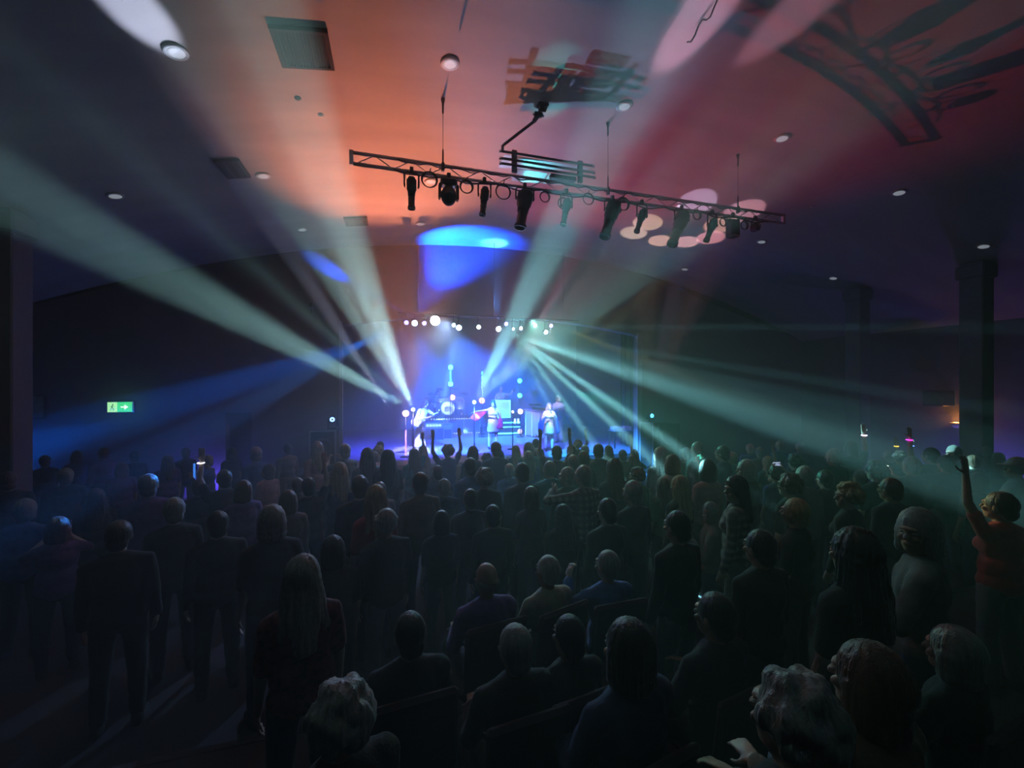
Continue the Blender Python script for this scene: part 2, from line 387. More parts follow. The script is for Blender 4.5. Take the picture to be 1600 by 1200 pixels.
POSES = {  # arms: (upper dir, forearm dir, hand dir, palm normal, curl) for left(-1) and right(+1); figures face +y
 'stand': dict(L=((-.14, .03, -1), (-.05, .3, -1), (0, .25, -1), (1, 0, 0), .4), R=((.14, .03, -1), (.05, .3, -1), (0, .25, -1), (-1, 0, 0), .4)),
 'clap': dict(L=((-.35, .35, -1), (.62, .62, .75), (.25, .4, 1), (1, 0, 0), .12), R=((.35, .35, -1), (-.62, .62, .75), (-.25, .4, 1), (-1, 0, 0), .12)),
 'right_up': dict(L=((-.2, .1, -1), (.1, .5, -.8), (0, .4, -1), (1, 0, 0), .4), R=((.35, .25, 1), (-.1, .12, 1), (0, .05, 1), (0, 1, 0), .12)),
 'left_up': dict(L=((-.35, .25, 1), (.1, .12, 1), (0, .05, 1), (0, 1, 0), .12), R=((.2, .1, -1), (-.1, .5, -.8), (0, .4, -1), (-1, 0, 0), .4)),
 'phone': dict(L=((-.3, .75, -.35), (.75, .6, .7), (.35, .3, 1), (1, .2, 0), .7), R=((.3, .75, -.35), (-.75, .6, .7), (-.35, .3, 1), (-1, .2, 0), .7)),
 'both_up': dict(L=((-.55, .15, 1), (.1, .1, 1), (0, .05, 1), (0, 1, 0), .1), R=((.55, .15, 1), (-.1, .1, 1), (0, .05, 1), (0, 1, 0), .1)),
 'seated': dict(L=((-.2, .35, -1), (.35, 1, -.05), (.3, 1, -.1), (.3, 0, -1), .3), R=((.2, .35, -1), (-.35, 1, -.05), (-.3, 1, -.1), (-.3, 0, -1), .3), seat=True),
 'seated_hand_up': dict(L=((-.5, .6, -.6), (.35, .3, 1), (.3, .3, 1), (.8, .2, 0), .7), R=((.2, .35, -1), (-.35, 1, -.05), (-.3, 1, -.1), (-.3, 0, -1), .3), seat=True),
 'elbow_out': dict(L=((-1, .25, -.1), (.85, .75, .35), (1, .5, .3), (.2, .5, 0), .8), R=((.15, .05, -1), (.05, .3, -1), (0, .25, -1), (-1, 0, 0), .4)),
}
SKIN = mat('skin', (.55, .36, .28), .5, var=.05)
BODY = {}
def build_person(key, pose, turn=0., female=False, sleeve=1., tilt=0., legs=None, lean=(0, 0, 0), skirt=None, vox=.0092):
    """returns dict of meshes: body, top, trousers, shoe pair; figure 1.72 m tall facing +y, feet at z 0"""
    p = POSES[pose] if isinstance(pose, str) else pose
    seat = p.get('seat', False); dz = -.43 if seat else 0
    f = .93 if female else 1.
    body, top, tr = MB(), MB(), MB()
    lean = Vector(lean)
    def up(v): return Vector(v)+Vector((0, 0, dz))+lean*max(0, (v[2]-.9))/.5
    # trunk
    tors = [((0, 0, .97), (.155, .105, .13)), ((0, .005, 1.12), (.135*f, .10, .14)), ((0, .0, 1.28), (.165*f, .112, .17)), ((0, -.01, 1.38), (.15*f, .085, .09))]
    if female: tors.append(((0, .085, 1.26), (.125, .05, .06)))
    for c, r in tors: ell(body, up(c), r)
    for c, r in tors: ell(top, up(c), [q+.024 for q in r])
    if not skirt: ell(top, up((0, 0, .95)), (.192, .140, .13)); ell(top, up((0, .0, 1.08)), (.178, .132, .18))
    ell(tr, up((0, 0, .95)), (.175, .125, .12))
    capsule(body, up((0, -.01, 1.42)), up((0, .01, 1.54)), .058*f, .052*f)
    for s in (-1, 1):
        capsule(body, up((0, -.01, 1.44)), up((s*.160*f, -.01, 1.385)), .052, .052)
        capsule(top, up((s*.03, -.01, 1.435)), up((s*.160*f, -.01, 1.39)), .062, .064)
        A = p['L' if s < 0 else 'R']
        sh = up((s*.182*f, 0, SH-.01)); e = sh+Vector(A[0]).normalized()*.285; w = e+Vector(A[1]).normalized()*.245
        capsule(body, sh, e, .052*f, .040*f); capsule(body, e, w, .039*f, .027*f)
        hand(body, w, A[2], A[3], A[4], s*(1 if Vector(A[3]).cross(Vector(A[2])).dot(Vector((-s, 0, 0))) > -9 else 1))
        if sleeve > 0:
            if sleeve >= .5:
                capsule(top, sh, e, .064*f, .054*f); q = e.lerp(w, min(1, (sleeve-.5)*2)*.94)
                capsule(top, e, q, .056*f, .044*f)
            else: capsule(top, sh, sh.lerp(e, sleeve*2), .064*f, .06*f)
        # legs
        hip = up((s*.095, 0, .92))
        if legs: kn, an = Vector(legs[s][0]), Vector(legs[s][1])
        elif seat: kn = hip+Vector((s*.06, .43, -.02)); an = kn+Vector((s*.01, -.04, -.41))
        else: kn = Vector((s*.115, .02, .50)); an = Vector((s*.125, -.02, .09))
        capsule(body, hip, kn, .082, .055); capsule(body, kn, an, .055, .036)
        capsule(body, an+Vector((0, -.02, -.03)), an+Vector((s*.02, .12, -.055)), .035, .028)
        if not skirt:
            capsule(tr, hip, kn, .098, .072); capsule(tr, kn, an.lerp(kn, .06), .072, .058)
    if skirt:
        for i in range(5):
            t = i/4; ell(tr, up((0, 0, .95-skirt*t)), (.175+.05*t, .125+.06*t, .10))
    # head
    Rt = Matrix.Rotation(turn, 3, 'Z') @ Matrix.Rotation(tilt, 3, 'X'); hc = up((0, .015, 1.6))
    def H(v): return hc + Rt @ (Vector(v)*HD)
    ell(body, H((0, -.012, .025)), [q*HD for q in (.074, .092, .098)], Rt); ell(body, H((0, .022, -.045)), [q*HD for q in (.055, .066, .068)], Rt)
    ell(body, H((0, .052, -.075)), [q*HD for q in (.032, .036, .030)], Rt)
    capsule(body, H((0, .083, .022)), H((0, .103, -.012)), .009, .014, 8)
    ell(body, H((0, .08, .036)), [q*HD for q in (.045, .016, .011)], Rt); ell(body, H((0, .087, -.045)), [q*HD for q in (.024, .012, .010)], Rt)
    for s in (-1, 1): ell(body, H((s*.076, -.008, .0)), [q*HD for q in (.010, .020, .031)], Rt); ell(body, H((s*.038, .072, -.018)), [q*HD for q in (.02, .016, .016)], Rt)
    eys = [MB(), MB()]
    for s in (-1, 1): ell(eys[(s+1)//2], H((s*.030, .0815, .014)), [q*HD for q in (.0105, .010, .006)], Rt, 8, 5)
    sh_ = []
    for s in (-1, 1):
        m_ = MB()
        if legs: an = Vector(legs[s][1])
        elif seat: an = up((s*.095, 0, .92))+Vector((s*.07, .39, -.43))
        else: an = Vector((s*.125, -.02, .09))
        capsule(m_, an+Vector((0, -.03, -.045)), an+Vector((s*.02, .15, -.06)), .048, .036); ell(m_, an+Vector((0, -.01, -.02)), (.048, .06, .06))
        sh_.append(m_)
    d = dict(body=remesh(body, 'body_'+key, SKIN, vox, 1), top=remesh(top, 'top_'+key, SKIN, .014, 3), eyes=[q.mesh('eye_'+key, EYE) for q in eys],
             trousers=remesh(tr, 'trousers_'+key, SKIN, .018, 3), shoes=[remesh(q, 'shoe_'+key, SKIN, .014, 2) for q in sh_],
             head=(hc.copy(), turn, tilt), seat=seat)
    # finer wrinkles on the cloth
    for me, amp in ((d['top'], .007), (d['trousers'], .008)):
        me.update()
        for v in me.vertices:
            q = v.co; v.co = q + v.normal*amp*(noise.noise(q*9)+.6*noise.noise(q*21))
        me.update()
    BODY[key] = d
    return d
EYE = mat('eye_white', (.35, .32, .3), .3, var=0)
HAIR = {}
def build_hair():
    def fin(key, mb, g=.004, vox=.009, sm=2): HAIR[key] = remesh(mb, 'hair_'+key, SKIN, vox, sm, g)
    def cap_(mb, k=1.):
        ell(mb, (0, -.022, .034), (.086*k, .098*k, .106*k))
    mb = MB(); cap_(mb); ell(mb, (0, -.062, -.035), (.070, .052, .062)); fin('short', mb)
    mb = MB(); cap_(mb, .99); ell(mb, (0, -.055, -.02), (.074, .05, .06))
    fin('cropped', mb, .002)
    mb = MB(); cap_(mb, 1.08)
    for s in (-1, 1):
        for z in (.0, -.04, -.08): ell(mb, (s*.072, -.015, z), (.03, .062, .05))
    for z in (.0, -.04, -.085): ell(mb, (0, -.062, z), (.09, .055, .055))
    fin('bob', mb, .006)
    mb = MB(); cap_(mb, 1.08)
    for s in (-1, 1):
        for i in range(7): ell(mb, (s*(.070+.006*i), -.02-.006*i, -.04*i), (.030, .055, .05))
    for i in range(9): ell(mb, (0, -.068-.006*i, -.04*i), (.095+.004*i-.001*i*i, .045, .05))
    fin('long', mb, .009)
    mb = MB(); cap_(mb, 1.02); rnd = random.Random(3)
    for i in range(90):
        a = rnd.uniform(0, 2*pi); u = rnd.uniform(-.55, 1); 
        v = Vector((cos(a)*sqrt(1-u*u), sin(a)*sqrt(1-u*u), u))
        if v.y > .55 and v.z < .55: continue
        ell(mb, (v.x*.093, v.y*.095-.025, v.z*.105+.025), [rnd.uniform(.022, .034)]*3, n=8, m=6)
    fin('curly', mb, .006)
    mb = MB(); cap_(mb, 1.02); ell(mb, (0, -.06, -.03), (.072, .045, .055)); ell(mb, (0, -.125, .05), (.035, .035, .035))
    for i in range(7): ell(mb, (0, -.14-.004*i, .03-.04*i), (.03-.002*i, .026, .035))
    fin('ponytail', mb, .006)
    mb = MB()   # fringe round a bald crown
    for s in (-1, 1):
        for i in range(4): ell(mb, (s*(.070-.012*i*i*.5), -.02-.024*i, -.012), (.016, .028, .032))
    ell(mb, (0, -.088, -.02), (.055, .02, .032)); fin('fringe', mb, .002, .007)
    mb = MB(); cap_(mb, 1.05); mb.lathe([(.10, 0), (.105, .006), (.095, .02)], (0, -.015, .045)); ell(mb, (0, .10, .045), (.07, .07, .010)); fin('cap', mb, .0, .008)
    mb = MB(); cap_(mb, 1.06); mb.lathe([(.12, .0), (.165, .003), (.165, .010), (.12, .012)], (0, -.015, .06)); fin('hat', mb, .0, .007)
HC = {}
def haircol(name, c, r=.45):
    HC[name] = mat('hair_'+name, c, r, var=.25, scale=50, sheen=1., bump=.5, bscale=120, stretch=(1, 1, .12))
haircol('dark brown', (.035, .02, .014)); haircol('brown', (.10, .055, .03)); haircol('blonde', (.48, .34, .18))
haircol('grey', (.33, .32, .31)); haircol('white', (.62, .6, .57)); haircol('black', (.012, .012, .013))
haircol('reddish', (.16, .05, .02))
CL = {}
for n_, c_ in dict(black=(.015, .015, .017), grey=(.16, .16, .17), white=(.62, .6, .58), navy=(.02, .03, .09), red=(.38, .03, .03), pink=(.6, .32, .32),
                   blue=(.08, .16, .45), teal=(.03, .22, .25), cream=(.5, .44, .34), purple=(.13, .07, .25), brown=(.12, .075, .05), green=(.04, .12, .06)).items():
    CL[n_] = mat('cloth_'+n_, c_, .85, var=.12, scale=18, sheen=.35, bump=.25, bscale=90)
def chequer(name, a, b, sc_=14):
    m = mat(name, a, .85, var=0, sheen=.3); nt = m.node_tree; b_ = nt.nodes['Principled BSDF']
    tc = nt.nodes.new('ShaderNodeTexCoord'); w1 = nt.nodes.new('ShaderNodeTexWave'); w2 = nt.nodes.new('ShaderNodeTexWave')
    w2.bands_direction = 'Z'; mx = nt.nodes.new('ShaderNodeMath'); mx.operation = 'ADD'; r = nt.nodes.new('ShaderNodeValToRGB')
    for w_ in (w1, w2): w_.inputs['Scale'].default_value = sc_*.3; nt.links.new(tc.outputs['Object'], w_.inputs['Vector'])
    nt.links.new(w1.outputs['Fac'], mx.inputs[0]); nt.links.new(w2.outputs['Fac'], mx.inputs[1])
    r.color_ramp.elements[0].position = .4; r.color_ramp.elements[0].color = (*a, 1)
    r.color_ramp.elements[1].position = 1.; r.color_ramp.elements[1].color = (*b, 1)
    mul = nt.nodes.new('ShaderNodeMath'); mul.operation = 'MULTIPLY'; mul.inputs[1].default_value = .5
    nt.links.new(mx.outputs[0], mul.inputs[0]); nt.links.new(mul.outputs[0], r.inputs[0]); nt.links.new(r.outputs[0], b_.inputs['Base Color'])
    return m
CL['checked'] = chequer('cloth_checked', (.10, .09, .085), (.42, .38, .34))
CL['floral red'] = mat('cloth_floral', (.16, .035, .045), .85, var=.9, scale=28, sheen=.3)
SKN = [SKIN, mat('skin_pale', (.66, .47, .39), .5, var=.05), mat('skin_tan', (.42, .26, .19), .5, var=.05)]
def omat(o, m):
    o.material_slots[0].link = 'OBJECT'; o.material_slots[0].material = m
def person(key, loc, rz, scale, hair, hcol, top, trou='navy', skin=0, label='', group=None, topname='shirt', trname='trousers', hs=1.):
    d = BODY[key]; t = thing('person', label, 'person', loc, rz, group); t.scale = (scale,)*3
    omat(link('body', d['body'], t), SKN[skin])
    if hair:
        h = link('cap' if hair == 'cap' else 'hat' if hair == 'hat' else 'hair', HAIR[hair], t); omat(h, HC[hcol] if hcol in HC else CL[hcol])
        h.location = d['head'][0]; h.rotation_euler = (Matrix.Rotation(d['head'][1], 3, 'Z') @ Matrix.Rotation(d['head'][2], 3, 'X')).to_euler(); h.scale = (hs*HD,)*3
    omat(link(topname, d['top'], t), CL[top]); omat(link(trname, d['trousers'], t), CL[trou])
    for q in d['eyes']: link('eye', q, t)
    for q in d['shoes']: omat(link('shoe', q, t), CL['black'])
    return t
build_hair()
# ---------------------------------------------------------------- hall ceiling fittings
LD = [(275, 80, 'round recessed ceiling downlight caught in a blue-white beam, left of the big air vent'),
      (703, 98, 'round white ceiling downlight right of the big air vent, above the hanging truss'),
      (975, 165, 'round pale ceiling downlight above the middle of the hanging truss'),
      (1222, 215, 'round white ceiling downlight on the dark red ceiling above the right half of the truss'),
      (1405, 300, 'round ceiling downlight on the dark ceiling right of the truss end'),
      (1537, 384, 'round ceiling downlight nearest the right edge, barely lit'),
      (180, 305, 'round unlit ceiling downlight farthest left, on the dark side of the ceiling'),
      (411, 274, 'round ceiling downlight beside the dim air vent, inside the left beams'),
      (472, 358, 'small round ceiling downlight low in the left beams near the stage wall'),
      (657, 349, 'small bluish ceiling downlight just inside the blue area, left under the truss'),
      (1190, 377, 'round ceiling downlight just under the right end of the truss'),
      (1070, 420, 'small bluish ceiling downlight low over the right beams'),
      (1302, 434, 'small ceiling downlight low on the dark ceiling at the right'),
      (673, 283, 'round ceiling downlight seen through the first cable coil on the truss'),
      (1062, 322, 'round lilac ceiling downlight seen through the right half of the truss')]
rim = MB().lathe([(.085, -.012), (.112, -.012), (.122, .0), (.122, .015), (.085, .015), (.085, -.012)], n=32, caps=False).mesh('rim', M['white'])
dif = MB().lathe([(.0, -.004), (.05, -.006), (.088, -.008), (.088, .012), (.0, .012)], n=32).mesh('diffuser', M['diffuser'])
for px, py, lab in LD:
    p = on_ceiling(px, py); t = thing('downlight', lab, 'ceiling light', p-Vector((0, 0, .012)), 0, 'downlights in the hall ceiling')
    t.rotation_euler = (0, atan2(.035*p.x, 1), 0)
    link('rim', rim, t); link('diffuser', dif, t)
for px, py, lab in ((501, 179, 'tiny brass-lit ceiling fitting left above the truss end'), (465, 153, 'tiny dark ceiling sensor below the big air vent'),
                    (1269, 322, 'tiny pale ceiling sensor right of the truss end')):
    p = on_ceiling(px, py)
    tag(obj('ceiling_sensor', MB().lathe([(.0, -.03), (.02, -.028), (.035, -.015), (.045, 0), (.045, .012)], n=20), M['white' if px != 465 else 'black'], None, p), lab, 'sensor')
def vent(quad, lab, slats, w=None):
    c = [on_ceiling(*q) for q in quad]; x0 = (c[0].x+c[3].x)/2; x1 = (c[1].x+c[2].x)/2; y1 = (c[2].y+c[3].y)/2; y0 = (c[0].y+c[1].y)/2
    cx, cy_ = (x0+x1)/2, (y0+y1)/2; L, W_ = abs(x1-x0), abs(y1-y0)
    t = thing('air_vent', lab, 'air vent', (cx, cy_, vault(cx)-.03), 0, 'air vents in the ceiling'); t.rotation_euler = (0, atan2(.035*cx, 1), 0)
    fr = MB()
    for s in (-1, 1): fr.box((s*(L/2-.02), 0, 0), (.045, W_, .05), bev=.005).box((0, s*(W_/2-.02), 0), (L, .045, .05), bev=.005)
    for k in (1, 2): fr.box((-L/2+L*k/3, 0, .0), (.03, W_, .04))
    obj('frame', fr, M['grille'], t); obj('duct_back', MB().box((0, 0, .02), (L-.05, W_-.05, .01)), M['blackmatt'], t)
    me = MB().box((0, 0, 0), (.012, W_-.06, .05), Matrix.Rotation(.6, 3, 'Y')).mesh('slat', M['grille'])
    for i in range(slats):
        link('slat', me, t, (-L/2+.05+(L-.1)*(i+.5)/slats, 0, -.004))
vent([(418, 38), (512, 42), (522, 103), (442, 101)], 'large dark slatted air vent in the ceiling at upper left', 14)
vent([(335, 248), (375, 248), (392, 274), (352, 275)], 'dim slatted air vent at the left, inside the edge of the beams', 9)
vent([(536, 339), (572, 337), (577, 349), (541, 351)], 'smallest slatted air vent by the arched shadow edge left under the truss', 9)
# ---------------------------------------------------------------- the hanging truss
YT = 5.9
tl, tr_ = on_y(549, 236, YT), on_y(1224, 338, YT)
bl, br_ = on_y(549, 257, YT), on_y(1224, 348, YT)
ZT = (tl.z+tr_.z)/2; ZB = (bl.z+br_.z)/2
X0, X1 = tl.x, tr_.x
T0 = thing('lighting_truss', 'long flat aluminium lighting truss hung by thin wires below the ceiling', 'truss', ((X0+X1)/2, YT, ZB))
OF = Vector(((X0+X1)/2, YT, ZB))
R_ = .024
obj('top_chord', MB().tube([Vector((X0, YT, ZT))-OF, Vector((X1, YT, ZT))-OF], R_, 12), M['alu'], T0)
obj('bottom_chord', MB().tube([Vector((X0, YT, ZB))-OF, Vector((X1, YT, ZB))-OF], R_, 12), M['alu'], T0)
pl = MB().box((0, 0, 0), (.05, .06, ZT-ZB+.05), bev=.006).mesh('end_plate', M['alu'])
for x in (X0, X1): link('end_plate', pl, T0, Vector((x, YT, (ZT+ZB)/2))-OF)
NB = 15; sp = (X1-X0-.1)/NB
br1 = MB().tube([(-sp/4, 0, -(ZT-ZB)/2), (sp/4, 0, (ZT-ZB)/2)], .0075, 6).mesh('brace', M['alu'])
br2 = MB().tube([(-sp/4, 0, (ZT-ZB)/2), (sp/4, 0, -(ZT-ZB)/2)], .0075, 6).mesh('brace', M['alu'])
for i in range(2*NB):
    link('brace', br1 if i % 2 == 0 else br2, T0, Vector((X0+.05+sp/2*(i+.5), YT, (ZT+ZB)/2))-OF)
cl = MB().box((0, 0, 0), (.07, .07, .12), bev=.01).tube([(0, 0, .06), (0, 0, .13)], .008).mesh('clamp', M['black'])
WL = ['thin suspension wire holding the truss near its left end', 'thin suspension wire holding the middle of the truss', 'thin suspension wire holding the right end of the truss']
for px, lab in zip((692, 950, 1153), WL):
    p = on_y(px, 300, YT); x = p.x
    t = thing('suspension_wire', lab, 'wire', (x, YT, ZT), 0, 'wires holding the truss')
    top = vault(x)-ZT
    obj('wire', MB().tube([(0, 0, .1), (0, 0, top)], .0035, 6), M['black'], t)
    obj('turnbuckle', MB().lathe([(.0, .02), (.016, .02), (.012, .04), (.012, .2), (.005, .24)], n=10).box((0, 0, -.02), (.045, .06, .12), bev=.01), M['black'], t)
    obj('ceiling_hook', MB().lathe([(.004, top-.22), (.014, top-.2), (.014, top-.08), (.03, top-.01), (.03, top)], n=10), M['black'], t)
    if px == 950:
        for k in range(4): obj('chain_link', MB().tube([(.012*cos(a), 0, .26+.06*k+.022*sin(a)) for a in [2*pi*j/10 for j in range(10)]], .003, 5, closed=True), M['chrome'], t)
# cable looping along the truss
def wave_cable(name, x0, x1, z0, amp, n, lab, r=.011, y=YT-.03):
    rr = random.Random(n); pts = []
    for i in range(n*8+1):
        t = i/(n*8); pts.append(Vector((x0+(x1-x0)*t, y+.015*sin(i*1.3), z0-abs(sin(t*n*pi))*amp*(.6+.4*noise.noise(Vector((t*9, n, 0)))))))
    return tag(obj(name, MB().tube(pts, r, 6), M['cable']), lab, 'cable')
wave_cable('power_cable', X0+.55, X1-.4, ZB-.02, .07, 9, 'black power cable looped along the bottom chord of the hanging truss')
wave_cable('power_cable', X0+.6, X1-.8, ZT-.02, .05, 15, 'black power cable run along the top chord of the hanging truss', .008)
COILS = [(671, 281, 25, 3), (729, 292, 21, 3), (786, 300, 24, 2), (880, 318, 18, 2), (919, 311, 18, 2), (974, 319, 20, 3), (1089, 336, 15, 3), (1130, 347, 13, 3), (1163, 352, 14, 3), (851, 308, 16, 2)]
for i, (px, py, w_, n_) in enumerate(sorted(COILS)):
    p = on_y(px, py, YT-.05); d = 6.2+(.3*i*.25); r = w_/2/F*(FX*(p.x-CX)+FY*p.y)
    mb = MB()
    for k in range(n_): mb.tube([Vector((r*(1-.07*k)*cos(a), .012*k-.01, r*(1-.05*k)*sin(a))) for a in [2*pi*j/20 for j in range(20)]], .008, 6, closed=True)
    mb.tube([(0, 0, r), (.02, .0, r+.05)], .007, 5)
    o = tag(obj('cable_coil', mb, M['cable'], None, p), ['first', 'second', 'third', 'fourth', 'fifth', 'sixth', 'seventh', 'eighth', 'ninth', 'tenth'][i]+' round cable coil from the left hanging on the truss', 'cable', 'cable coils on the truss')
def yoke(t, w_, h, r=.012):
    obj('yoke', MB().tube([(-w_/2, 0, -h), (-w_/2, 0, -.04), (-w_/2+.03, 0, -.01), (w_/2-.03, 0, -.01), (w_/2, 0, -.04), (w_/2, 0, -h)], r, 8), M['black'], t)
    obj('hook_clamp', MB().box((0, 0, .03), (.05, .05, .07), bev=.008).tube([(0, 0, .0), (0, 0, .03)], .01), M['black'], t)
def profile_spot(px, py, L, tiltx, tilty, r, lab, moving=False):
    """ellipsoidal spotlight hung under the bottom chord; body axis points down and is tilted"""
    p = on_y(px, py, YT-.06); p.z = ZB-.03
    t = thing('moving_head_light' if moving else 'profile_spotlight', lab, 'stage light', p, 0, 'lights hanging on the truss')
    yoke(t, 2*r+.07, .20 if not moving else .16)
    R = Matrix.Rotation(tilty, 3, 'Y') @ Matrix.Rotation(tiltx, 3, 'X'); ax = R @ Vector((0, 0, -1)); c = Vector((0, 0, -.20 if not moving else -.17))
    a = c-ax*.10
    obj('housing', MB().lathe([(0, -.02), (r*.75, -.02), (r*1.0, .03), (r*1.05, L*.35), (r*.82, L*.45), (r*.82, L*.55)], a, ax, 20), M['black'], t)
    obj('lens_tube', MB().lathe([(r*.7, L*.5), (r*.7, L*.9), (r*.86, L*.92), (r*.86, L), (r*.7, L), (r*.7, L*.93)], a, ax, 20), M['black'], t)
    obj('lens', MB().lathe([(0, L*.95), (r*.5, L*.945), (r*.69, L*.92), (0, L*.9)], a, ax, 20), M['lens'], t)
    fb = MB()
    for k in range(5): fb.lathe([(r*.9, 0), (r*1.12, 0), (r*1.12, .006), (r*.9, .006)], a+ax*(.02+.03*k), ax, 18)
    obj('cooling_fin', fb, M['blackmatt'], t)
    if not moving:
        for k, q in enumerate((.48, .66)):
            for s in (-1, 1): obj('knob', MB().lathe([(.004, 0), (.004, .03), (.014, .03), (.014, .045), (0, .045)], a+ax*L*q, R @ Vector((s, 0, 0)), 10).lathe([(r*.8, -.0), (.0, .0)], a+ax*L*q, R @ Vector((s, 0, 0)), 8), M['black'], t)
    for s in (-1, 1): obj('tilt_knob', MB().lathe([(.0, 0), (.025, 0), (.025, .02), (0, .02)], c+Vector((s*(r+.02), 0, 0)), (s, 0, 0), 12), M['black'], t)
    return t
ORD = lambda i: ['first', 'second', 'third', 'fourth', 'fifth', 'sixth', 'seventh', 'eighth', 'ninth', 'tenth', 'eleventh'][i]
profile_spot(643, 270, .42, .0, .0, .062, 'slim black profile spotlight hanging straight down, farthest left on the truss')
profile_spot(757, 285, .40, -.05, .12, .058, 'slim black profile spotlight, third light from the left on the truss')
profile_spot(885, 305, .42, -.1, .22, .058, 'slim black profile spotlight in the middle of the truss')
profile_spot(1003, 322, .42, -.15, .42, .058, 'slim black profile spotlight lit greyish, right of the truss middle')
profile_spot(1113, 340, .44, -.1, .48, .062, 'slim black profile spotlight tilted left, nearest the bunched beam patches')
profile_spot(820, 295, .56, -.05, .18, .105, 'large black tubular scanner light tilted left, fourth from the left on the truss', True)
profile_spot(957, 318, .60, -.12, .36, .105, 'large black tubular scanner light right of the middle of the truss', True)
profile_spot(1065, 330, .62, -.1, .46, .105, 'large black tubular scanner light over the bright pink ceiling patches', True)
# round moving head
p = on_y(701, 275, YT-.06); p.z = ZB-.03
t = thing('moving_head_light', 'round black moving head light with glossy lens, second light on the truss', 'stage light', p, 0, 'lights hanging on the truss')
obj('base', MB().box((0, 0, -.09), (.23, .17, .10), bev=.025), M['black'], t)
obj('hook_clamp', MB().box((0, 0, .02), (.05, .05, .07), bev=.008).box((0, 0, -.03), (.16, .04, .02)), M['black'], t)
for s in (-1, 1): obj('yoke_arm', MB().box((s*.125, 0, -.22), (.035, .10, .22), bev=.014), M['black'], t)
mb = MB(); ell(mb, (0, 0, -.27), (.108, .11, .14), None, 20, 12); obj('head', mb, M['black'], t)
obj('lens', MB().lathe([(0, .0), (.05, .0), (.075, -.012), (.08, -.03)], (0, -.085, -.33), (0, -.7, -.7), 20), M['lens'], t)
# block shaped LED wash with dots
p = on_y(1145, 345, YT-.06); p.z = ZB-.03
t = thing('led_wash_light', 'black block-shaped LED wash light with white dots, near the right truss end', 'stage light', p, 0, 'lights hanging on the truss')
yoke(t, .24, .12)
obj('housing', MB().box((0, 0, -.22), (.19, .16, .30), bev=.02).box((0, 0, -.09), (.24, .10, .07), bev=.015), M['black'], t)
wl = mat('small_white_lens', (.8, .8, .8), .3, var=0)
for i in range(7): obj('led', MB().lathe([(0, 0), (.008, 0), (.010, .006)], (-.075+.025*i, -.082, -.355), (0, -1, 0), 8), wl, t)
p = on_y(1180, 355, YT-.06); p.z = ZB-.03
t = thing('profile_light', 'small shadowed black lantern, last one at the right end of the truss', 'stage light', p, 0, 'lights hanging on the truss')
yoke(t, .16, .12); obj('housing', MB().box((0, 0, -.14), (.12, .14, .13), bev=.02), M['black'], t)
obj('lens', MB().lathe([(0, 0), (.045, 0), (.05, .02), (.0, .02)], (0, -.06, -.14), (0, -1, 0), 14), M['lens'], t)
# ---------------------------------------------------------------- the folded arm with the bundle of tubes
YA = 6.25
def A(px, py, y=YA): return on_y(px, py, y)
root = A(848, 160, 5.75); root.z = min(root.z, vault(root.x)-.05)
t = thing('ceiling_rig', 'black folding ceiling arm carrying a bundle of tubes with pale cyan-lit panels', 'ceiling rig', root)
def L_(p): return p-root
h0 = L_(A(846, 172, 5.85)); h1 = L_(A(834, 190, 5.95)); h2 = L_(A(785, 228, YA))
h3 = L_(A(786, 236, YA))
obj('ceiling_bracket', MB().box((0, 0, .03), (.16, .12, .04), bev=.01).tube([(-.05, 0, .0), (.05, 0, .0)], .055, 14), M['black'], t)
obj('clamp', MB().tube([(0, 0, 0), h0, h1], .035, 10).box(h0.lerp(h1, .4), (.13, .06, .07), bev=.012), M['black'], t)
for s in (-1, 1): obj('knob', MB().lathe([(0, 0), (.022, 0), (.022, .03), (0, .03)], h0.lerp(h1, .4)+Vector((s*.06, 0, 0)), (s, 0, 0), 10), M['chrome'], t)
obj('arm', MB().tube([h1, h2.lerp(h1, .05), h2, h3], .022, 10), M['black'], t)
rows = [((783, 236), (926, 263)), ((783, 247), (927, 268)), ((783, 255), (928, 272)), ((783, 262), (926, 270))]
for (a_, b_) in rows[:3]:
    a, b = L_(A(*a_)), L_(A(*b_)); b.z = a.z
    obj('tube', MB().tube([a, b], .020, 12), M['black'], t)
    for q, s in ((a, -1), (b, 1)): obj('end_cap', MB().lathe([(0, 0), (.026, 0), (.026, .03), (0, .035)], q, (s, 0, 0), 12), M['chrome'], t)
a0, b0 = L_(A(783, 236)), L_(A(926, 263)); b0.z = a0.z; wdt = b0.x-a0.x
a2 = L_(A(783, 256))
dz = a0.z-a2.z
def panel(x0, x1, z, w0, w1, y=0.):
    obj('panel', MB().prism([(a0.x+wdt*x0, a0.y+y), (a0.x+wdt*x1, a0.y+y), (a0.x+wdt*x1, a0.y+y+w1), (a0.x+wdt*x0, a0.y+y+w0)], a0.z-z, a0.z-z-.006, 'xy'), M['cyanpanel'], t)
panel(.04, .97, .022, .42, .10, .03)
panel(.18, .50, dz+.02, .40, .34, .02); panel(.52, .80, dz+.02, .34, .28, .02)
for x in (.14, .86): obj('bracket_plate', MB().box((a0.x+wdt*x, a0.y+.02, a0.z-dz*.62), (.085, .05, dz+.16), bev=.008), M['blackmatt'], t)
obj('motor_box', MB().box((a0.x+wdt*.66, a0.y-.0, a0.z-dz-.08), (.45, .09, .07), bev=.01), M['blackmatt'], t)
# cable hanging by the pink patch at the top right
pts = [on_ceiling(1122-6*i, -6+8*i)-Vector((0, 0, .02+.10*sin(i*.7)**2)) for i in range(9)]
tag(obj('ceiling_cable', MB().tube(pts, .010, 6), M['cable']), 'dark loose cable clipped to the ceiling across the pink light patch at top right', 'cable')
